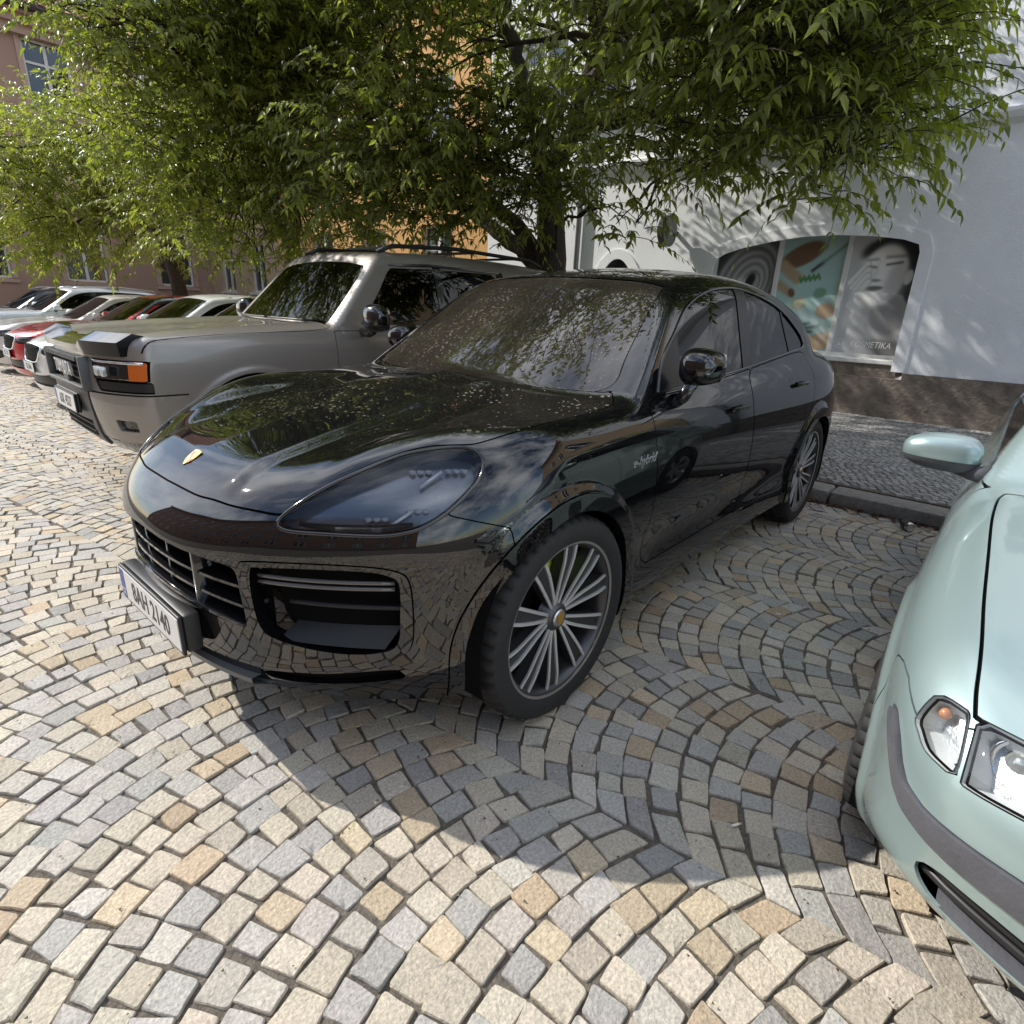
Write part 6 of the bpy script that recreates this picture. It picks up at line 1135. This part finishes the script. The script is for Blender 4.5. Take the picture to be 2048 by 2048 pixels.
    text_obj('grille_lettering', 'TOYOTA', .125, mat('letter_silver', (.75, .75, .75), .35, .5), go, frame((.935, 0, .885), (0, 1, 0), (0, 0, 1), (1, 0, 0)), ext=.008, spacing=1.05, bold=.002, xs=.80)
    MB().bbox((.90, -.07, .785), (.935, .07, .845), .01).obj('sensor_cover', DG, go)
    m = MB(); m.box((.80, -.36, .44), (.83, .36, .58)); m.obj('lower_grille_back', VOID, root)
    for z in (.485, .525): MB().box((.86, -.36, z - .004), (.90, .36, z + .004)).obj('lower_grille_wire', PLB, root)
    for k in range(16): MB().box((.86, -.34 + .045 * k - .003, .455), (.895, -.34 + .045 * k + .003, .56)).obj('lower_grille_fin', PLB, root)
    MB().bbox((.935, -.275, .60), (.955, .275, .735), .01).obj('plate_bracket', PLB, root); plate(root, .968, .664, '6SK 4527')
    mirror_pair(root, (-.90, 1.12, 1.275), (.09, .12, .105), PLG, PLG, [(-.92, .88, 1.16), (-.91, 1.0, 1.15), (-.90, 1.07, 1.18)])
    for sg in (1, -1):
        for wx, _ in S.wheels: wheel(root, (wx, .80 * sg, .39), .385, .255, .235, 6, sg, 0, n=40, tread=False); liner(root, wx, .39, sg, .51, .90, .58)
        X = [(-1.3, .60, 1.80), (-1.45, .60, 1.86), (-2.2, .60, 1.90), (-3.3, .60, 1.88), (-3.5, .60, 1.82)]; MB().tube([(a, b * sg, c) for a, b, c in X], .018, 8).obj('roof_rail', PLB, root, smooth=True)
        MB().tube([(-1.30, .735 * sg, 1.69), (-1.72, .745 * sg, 1.72), (-2.66, .735 * sg, 1.71)], .012, 6).obj('rain_visor', PLG, root, smooth=True)
    for xx in (-1.8, -2.5, -3.2): MB().box((xx - .03, -.59, 1.885), (xx + .03, .59, 1.905)).obj('rack_bar', PLB, root)
    MB().box((-3.6, -.70, .33), (.65, .70, .40)).obj('underside', VOID, root); MB().box((-.5, -.6, .38), (.60, .6, .95)).obj('engine_bay', VOID, root)
    CG = mat('cabin_dark', (.02, .019, .02), .8); MB().box((-3.6, -.75, .5), (-.55, .75, .9)).obj('cabin_floor', CG, root); MB().bbox((-1.1, -.74, .9), (-.66, .74, 1.19), .05).obj('dashboard', CG, root)
    for sy in (-.4, .4): MB().bbox((-1.95, sy - .24, .8), (-1.75, sy + .24, 1.45), .06).bbox((-1.92, sy - .13, 1.47), (-1.8, sy + .13, 1.64), .04).obj('seat', CG, root, smooth='auto')
    for y0, y1 in ((-.65, -.05), (-.02, .55)): y = np.linspace(y0, y1, 9); MB().tube(np.stack([-.60 - .13 * y * y + .02, y, np.full(9, 1.235)], 1), .010, 6).obj('wiper', PLB, root, smooth=True)
    t = np.linspace(0, 2 * math.pi, 33); place(root, (-.49, -3.07, 0), -.015)
build_offroader()
# ---------------------------------------------------------------- the row of parked cars beyond
HATCH = dict(OCT); HATCH.update(wheels=[(0, .32), (-2.6, .32)], flare=(.35, .40, .012), zg=.84, zax=.55,
  F=[(.0, .70), (.18, .80), (.25, .85), (.35, .885), (.5, .90), (.62, .90), (.72, .885), (.8, .84), (.9, .7)], cF=.42, pw=2.4,
  hood=[(1.1, .66), (.95, .75), (.85, .80), (.7, .85), (.5, .89), (.2, .94), (-.1, .975), (-.4, 1.0), (-.7, 1.01), (-1.2, 1.02), (-2., 1.04), (-2.8, 1.05), (-3.3, 1.0)],
  Sz=[(.0, -.04), (.2, -.01), (.4, .0), (.6, .004), (.72, .006), (.82, -.005), (.92, -.035), (1.0, -.07), (1.1, -.13), (1.3, -.28)],
  T=[(1.1, [0, 0, 0, -.01, -.02, -.04]), (.6, [0, .006, .004, .004, -.02, -.07]), (0., [0, -.004, .008, .006, -.02, -.06]), (-.5, [0, -.01, -.01, -.02, -.04, -.07]), (-3.3, [0, -.01, -.02, -.03, -.05, -.08])],
  roof=[(-.5, 1.18), (-.9, 1.37), (-1.3, 1.455), (-1.8, 1.475), (-2.3, 1.44), (-2.8, 1.33), (-3.2, 1.12)], ws=((-.42, 1.0), (-1.16, 1.42)), rw=((-3.35, .95), (-2.95, 1.38)),
  G=[(.8, .82), (1.0, .78), (1.15, .715), (1.3, .64), (1.4, .59), (1.5, .52)])
SUVD = dict(HATCH); SUVD.update(zg=.98, zax=.65, wheels=[(0, .36), (-2.75, .36)], flare=(.39, .45, .014),
  S0=[(-3.5, .78), (-3.0, .87), (-2.4, .915), (-1.5, .925), (-.8, .925), (-.2, .922), (.2, .91), (.5, .87), (.75, .80), (1., .7)],
  Sz=[(.0, -.04), (.3, -.01), (.5, .0), (.7, .004), (.88, .004), (1.0, -.01), (1.1, -.045), (1.2, -.09), (1.3, -.16), (1.5, -.3)],
  F=[(.0, .68), (.22, .80), (.3, .86), (.45, .895), (.65, .90), (.85, .895), (.93, .87), (1.0, .80), (1.1, .65)],
  hood=[(1.1, .82), (.95, .90), (.85, .95), (.7, 1.0), (.5, 1.03), (.2, 1.07), (-.1, 1.10), (-.4, 1.125), (-.7, 1.14), (-1.2, 1.15), (-2., 1.16), (-2.8, 1.17), (-3.5, 1.1)],
  roof=[(-.5, 1.36), (-.9, 1.54), (-1.3, 1.63), (-1.8, 1.655), (-2.4, 1.645), (-3., 1.58), (-3.4, 1.42)], ws=((-.44, 1.12), (-1.14, 1.58)), rw=((-3.6, 1.1), (-3.25, 1.55)), R=[(.0, -3.3), (.4, -3.5), (.8, -3.55), (1.2, -3.5), (1.6, -3.2)],
  G=[(.95, .88), (1.15, .84), (1.3, .78), (1.45, .715), (1.58, .65), (1.68, .58)])
def build_row_car(kind, label, col, loc, metal=.3, plate_txt=None, rails=False, roofc=None, pillar=None, glass_tint=(.12, .13, .13), chrome=True, rz=0.):
    d = HATCH if kind == 'hatch' else SUVD; S = Shape(d); dz = 0 if kind == 'hatch' else .13; root = empty('parked_car', (0, 0, 0), label=label, cat='car', group='cars parked along the pavement')
    PA = paint('paint_%d_%d_%d' % tuple(int(c * 255) for c in col), col, metal, .3); RF = paint('paint_%d_%d_%d' % tuple(int(c * 255) for c in roofc), roofc, metal, .3) if roofc else PA; WS = glass('row_windscreen', (.12, .15, .14), ior=1.65); GL = glass('row_side_glass', (.10, .12, .12), ior=1.6)
    xr = -2.7 if kind == 'hatch' else -2.9; V, F = S.shell(xr, .15, 90, 40, 8, 80, -30); C = Cutter(S, V, F); C.cutf(lambda V: V[:, 2] - (.2 + dz * .5)); r_w = d['flare'][0]; arches(C, S, r_w + .005); fr = lambda V: V[:, 0] > .3; sidec = lambda V: V[:, 1] > .35; R_ = lambda *a: np.array(a)
    gi = C.cut(smooth_poly([(-.3, .785 + dz, 1), (.30, .775 + dz), (.36, .755 + dz), (.37, .70 + dz), (.28, .59 + dz), (-.3, .58 + dz, 1)], 4), 'yz', fr, gap=.004); Gm = both(*gi); gr = car_obj('grille', *Gm, VOID, root, S, offset=-.03)
    fx = lambda y, z: S.cast(np.array([[0., y, z]]), np.array([[1., 0, 0]]), 1.3)[0][0]
    for k in range(13): yy = -.30 + .05 * k; x = fx(abs(yy), .7 + dz); MB().box((x - .03, yy - .006, .60 + dz), (x - .004, yy + .006, .77 + dz)).obj('grille_bar', PLB, gr)
    if chrome:
        E = smooth_poly([(-.30, .785 + dz), (0, .787 + dz), (.30, .777 + dz), (.365, .755 + dz), (.37, .70 + dz), (.28, .59 + dz), (0, .583 + dz), (-.28, .59 + dz), (-.37, .70 + dz), (-.365, .755 + dz)], 4); X = S.cast(np.stack([np.zeros(len(E)), np.abs(E[:, 0]), E[:, 1]], 1), np.tile([1., 0, 0], (len(E), 1)), 1.3); X[:, 1] = E[:, 0]; MB().tube(np.vstack([X, X[:1]]), .011, 6, False).obj('grille_frame', CHR, gr, smooth=True)
    hl = C.cut(smooth_poly([(.40, .765 + dz), (.55, .785 + dz), (.70, .795 + dz), (.80, .80 + dz), (.79, .73 + dz), (.72, .695 + dz), (.55, .685 + dz), (.42, .70 + dz)], 4), 'yz', fr, gap=.005)
    for sg in (1, -1): I = hl if sg > 0 else mirror(*hl); o = car_obj('headlight', *I, glass('lamp_glass', (.93, .95, .97), ior=1.5), root, S); car_obj('lamp_reflector', *I, mat('row_reflector', (.5, .52, .53), .25, .8), o, S, offset=-.03)
    li = C.cut(smooth_poly([(-.3, .43 + dz * .6, 1), (.3, .43 + dz * .6), (.62, .46 + dz * .6), (.70, .40 + dz * .6), (.62, .31 + dz * .6), (.3, .30 + dz * .6), (-.3, .30 + dz * .6, 1)], 4), 'yz', fr, gap=.004); car_obj('lower_intake', *both(*li), PLB, root, S, offset=-.02)
    zh = .70 if kind == 'hatch' else .85
    hood = C.cut(smooth_poly([(.86, -.2, 1), (.86, 0), (.81, .3), (.72, .52), (.5, .70), (.2, .755), (-.2, .765), (-.42, .75, 1), (-.41, .5), (-.40, 0), (-.40, -.2, 1)] if kind == 'hatch' else [(.84, -.2, 1), (.84, 0), (.80, .3), (.72, .55), (.5, .76), (.2, .81), (-.2, .82), (-.44, .80, 1), (-.43, .5), (-.42, 0), (-.42, -.2, 1)], 5), 'xy', lambda V: V[:, 2] > zh, gap=.008); car_obj('bonnet', *both(*hood), PA, root, S, flange=.012)
    b, t, hb, ht = (1.015, 1.405, .66, .53) if kind == 'hatch' else (1.135, 1.56, .72, .60)
    ws = C.cut(smooth_poly([(-.2, b, 1), (0, b), (hb * .7, b - .012), (hb, b - .015, 1), (hb * .93, b + (t - b) * .5), (ht, t - .03, 1), (ht * .6, t - .01), (0, t), (-.2, t, 1)], 4), 'yz', lambda V: V[:, 0] > -1.3, gap=.005); car_obj('windscreen', *both(*ws), WS, root, S, offset=-.003)
    q = [(-.76, 1.035), (-1.0, 1.19), (-1.25, 1.315), (-1.5, 1.365), (-1.9, 1.375), (-2.3, 1.345), (-2.62, 1.24), (-2.75, 1.12), (-2.6, 1.08), (-1.5, 1.045)] if kind == 'hatch' else [(-.78, 1.165), (-1.0, 1.33), (-1.22, 1.46), (-1.5, 1.53), (-2.0, 1.55), (-2.6, 1.53), (-3.0, 1.45), (-3.12, 1.3), (-2.9, 1.21), (-1.6, 1.18)]
    dl = C.cut(smooth_poly([(*q[0], 1)] + q[1:], 4), 'xz', sidec, gap=.006); D_ = Cutter(S, *dl); zt = 1.0; pil = D_.cut(R_((-1.52, .9), (-1.64, .9), (-1.66, 1.7), (-1.56, 1.7)), 'xz', sidec, gap=.004); both_sides('door_pillar', pil, PLG, root, S); both_sides('side_window', (D_.V, D_.F), GL, root, S, offset=-.004)
    if pillar:
        pp = C.cut(R_((-.50, b - .03), (-.62, b), (-1.2, t + .02), (-1.5, t + .04), (-1.5, t - .06), (-1.1, t - .12), (-.70, b - .0)), 'xz', lambda V: (V[:, 1] > .40) & (V[:, 2] > b - .02), gap=0); both_sides('windscreen_pillar', pp, PLG, root, S)
    for a in ([(-.52, b - .06), (-.52, .6), (-.58, .36), (-1.5, .34), (-1.58, .6), (-1.56, b + .01), (-.8, b - .01)], [(-1.58, b + .01), (-1.60, .6), (-1.52, .34), (-2.1, .36), (-2.3, .6), (-2.55, .8), (-2.6, b + .03)]): I = C.cut(smooth_poly([(*k, 1) for k in a], 3), 'xz', sidec, gap=.007); both_sides('door', I, PA, root, S, flange=.01)
    if roofc: rf = C.cut(R_((-1.1, -.2), (-1.1, .55), (-3.0, .55), (-3.2, -.2)), 'xy', lambda V: V[:, 2] > t - .05, gap=.003); car_obj('roof_panel', *both(*rf), RF, root, S)
    car_obj('body_shell', *both(C.V, C.F), PA, root, S, flange=.015); sv, sf = join(C.seam); car_obj('panel_gap', *both(sv, sf), VOID, root, S, offset=-.008)
    wy, wr = (.765, .318) if kind == 'hatch' else (.82, .358)
    for sg in (1, -1):
        for wx, wz in S.wheels: wheel(root, (wx, wy * sg, wr), wr, .2, wr * .68, 5, sg, 0, n=28, tread=False); liner(root, wx, wz, sg, r_w + .01, wy + .04, .58)
    my = .93 if kind == 'hatch' else 1.0; mirror_pair(root, (-.80, my, b + .06), (.08, .105, .065), PA, PLB, [(-.78, my - .14, b - .01), (-.79, my - .08, b), (-.80, my - .04, b + .02)])
    if plate_txt: plate(root, fx(0, .53 + dz) + .02, .52 + dz * .8, plate_txt)
    if rails:
        for sg in (1, -1): MB().tube([(-1.2, .60 * sg, t + .03), (-1.4, .60 * sg, t + .085), (-2.2, .60 * sg, t + .10), (-2.9, .58 * sg, t + .05), (-3.05, .57 * sg, t - .03)], .016, 8).obj('roof_rail', ALU, root, smooth=True)
    CG = mat('cabin_grey', (.06, .06, .062), .8); MB().box((xr, -.64, .22 + dz), (.45, .64, .34 + dz)).obj('underside', VOID, root); MB().box((-.5, -.55, .3), (.42, .55, .66 + dz)).obj('engine_bay', VOID, root); MB().box((xr, -.66, .34 + dz), (-.55, .66, .75 + dz)).obj('cabin_floor', CG, root); MB().bbox((-.95, -.62, .7 + dz), (-.5, .62, b - .03), .04).obj('dashboard', CG, root)
    for sy in (-.36, .36): MB().bbox((-1.75, sy - .22, .7), (-1.55, sy + .22, b + .2), .06).obj('seat', CG, root)
    for y0, y1 in ((-.55, -.05), (-.02, .5)): y = np.linspace(y0, y1, 7); MB().tube(np.stack([d['ws'][0][0] - .24 * y * y + .01, y, np.full(7, b + .01)], 1), .009, 5).obj('wiper', PLB, root)
    place(root, (loc[0], loc[1], float(gz(loc[1]))), rz)
build_row_car('hatch', 'silver grey car mostly hidden behind the bronze grey off-roader', (.50, .50, .48), (-1.0, -5.35, 0), plate_txt='4SA 3310')
build_row_car('hatch', 'white hatchback between the silver grey car and the red car', (.80, .80, .79), (-1.02, -7.55, 0), 0., plate_txt='1SZ 8046', roofc=None)
build_row_car('hatch', 'red hatchback with black windscreen pillars in the row of parked cars', (.58, .018, .028), (-1.22, -10.2, 0), .2, plate_txt='2SC 7719', pillar=True)
build_row_car('hatch', 'white hatchback half hidden behind the red car', (.74, .74, .72), (-1.25, -12.8, 0), 0.)
build_row_car('suv', 'pale blue white SUV with roof rails towards the far left', (.66, .70, .74), (-1.2, -15.5, 0), .2, rails=True)
build_row_car('suv', 'dark SUV at the far left end of the row', (.03, .032, .036), (-1.2, -18.2, 0), .4, rails=True)
# ---------------------------------------------------------------- small things along the kerb
def can():
    r = empty('drink_can', (-3.36, 1.60, .034), label='crushed dark drink can lying against the kerb beside the mint car', cat='can'); AL = mat('can_alloy', (.7, .7, .7), .25, 1.)
    m = MB().lathe([(.0, -.062), (.024, -.062), (.027, -.060), (.0285, -.052), (.033, -.040), (.033, .045), (.028, .060), (.026, .062)], 28)
    m.v = [tuple(np.array(v) * [1 - .28 * math.exp(-((v[1] - .02) / .025) ** 2), 1, 1 - .12 * math.exp(-((v[1] - .02) / .03) ** 2)]) for v in m.v]; a = m.obj('body', mat('can_print', (.03, .035, .04), .3, .6, noise=.4, nscale=30), r, smooth='auto')
    MB().lathe([(.0, .058), (.019, .058), (.022, .062), (.0255, .0625), (.0255, .059)], 28).obj('lid', AL, r, smooth='auto'); MB().lathe([(.029, .045), (.0335, .046), (.0285, .061)], 28).obj('rim', AL, r, smooth='auto')
    r.rotation_euler = (0, 0, math.radians(-62)); return r
can()
def litter():
    n = 1700; V, F, K = [], [], []
    for i in range(n):
        y = RNG.uniform(-2.5, 3.6); x = KX + abs(RNG.normal(0, .05)) + .006; s = RNG.uniform(.006, .02); a = RNG.uniform(0, 6.28); z = RNG.uniform(.0, .012) + .004; d = np.array([math.cos(a), math.sin(a)]); e = np.array([-d[1], d[0]]); b = len(V); t = RNG.normal(0, .004, 4)
        for k, (u, v) in enumerate(((1, 0), (0, .45), (-1, 0), (0, -.45))): V.append((x + s * (d[0] * u + e[0] * v), y + s * (d[1] * u + e[1] * v), z + t[k]))
        F.append((b, b + 1, b + 2, b + 3)); K += [np.array([.12, .05, .025]) * RNG.uniform(.5, 1.4)] * 4
    for i in range(1500):                                                 # crumbs of leaf, moss and grit in the joints
        x, y = RNG.uniform(-3.4, 2.2), RNG.uniform(-2.5, 2.8); s = RNG.uniform(.002, .006); b = len(V); a = RNG.uniform(0, 6.28)
        for k in range(3): V.append((x + s * math.cos(a + 2.1 * k), y + s * math.sin(a + 2.1 * k), .0035 + RNG.uniform(0, .002)))
        V.append((x, y, .006)); F += [(b, b + 1, b + 3), (b + 1, b + 2, b + 3), (b + 2, b, b + 3)]; c = (np.array([.14, .07, .035]), np.array([.10, .11, .03]), np.array([.09, .075, .06]), np.array([.5, .48, .43]))[RNG.choice(4, p=[.35, .2, .33, .12])]; K += [c] * 4
    mesh_obj('leaf_litter', V, F, mat('litter', (.1, .05, .03), .9, attr=True), None, col=np.array(K), label='brown leaf litter gathered along the foot of the kerb', cat='litter', kind='stuff')
litter()
for k, (x, y, a, lb) in enumerate(((-3.30, 1.08, .3, 'white cigarette butt on the cobbles near the rear wheel of the black car'), (-1.35, 1.34, 1.9, 'white cigarette butt on shaded cobbles between the black and mint cars'), (.05, 1.66, 2.6, 'white cigarette butt at the edge of the shadow near the mint bumper'))):
    o = empty('cigarette_butt', (x, y, .008), a, label=lb, cat='cigarette butt', group='cigarette butts on the cobbles'); MB().tube([(-.014, 0, 0), (.010, 0, 0)], .0038, 8).obj('paper', mat('butt_white', (.8, .78, .74), .8), o, smooth='auto'); MB().tube([(.0101, 0, 0), (.018, 0, 0)], .0038, 8).obj('filter', mat('butt_tan', (.55, .35, .18), .8), o, smooth='auto')
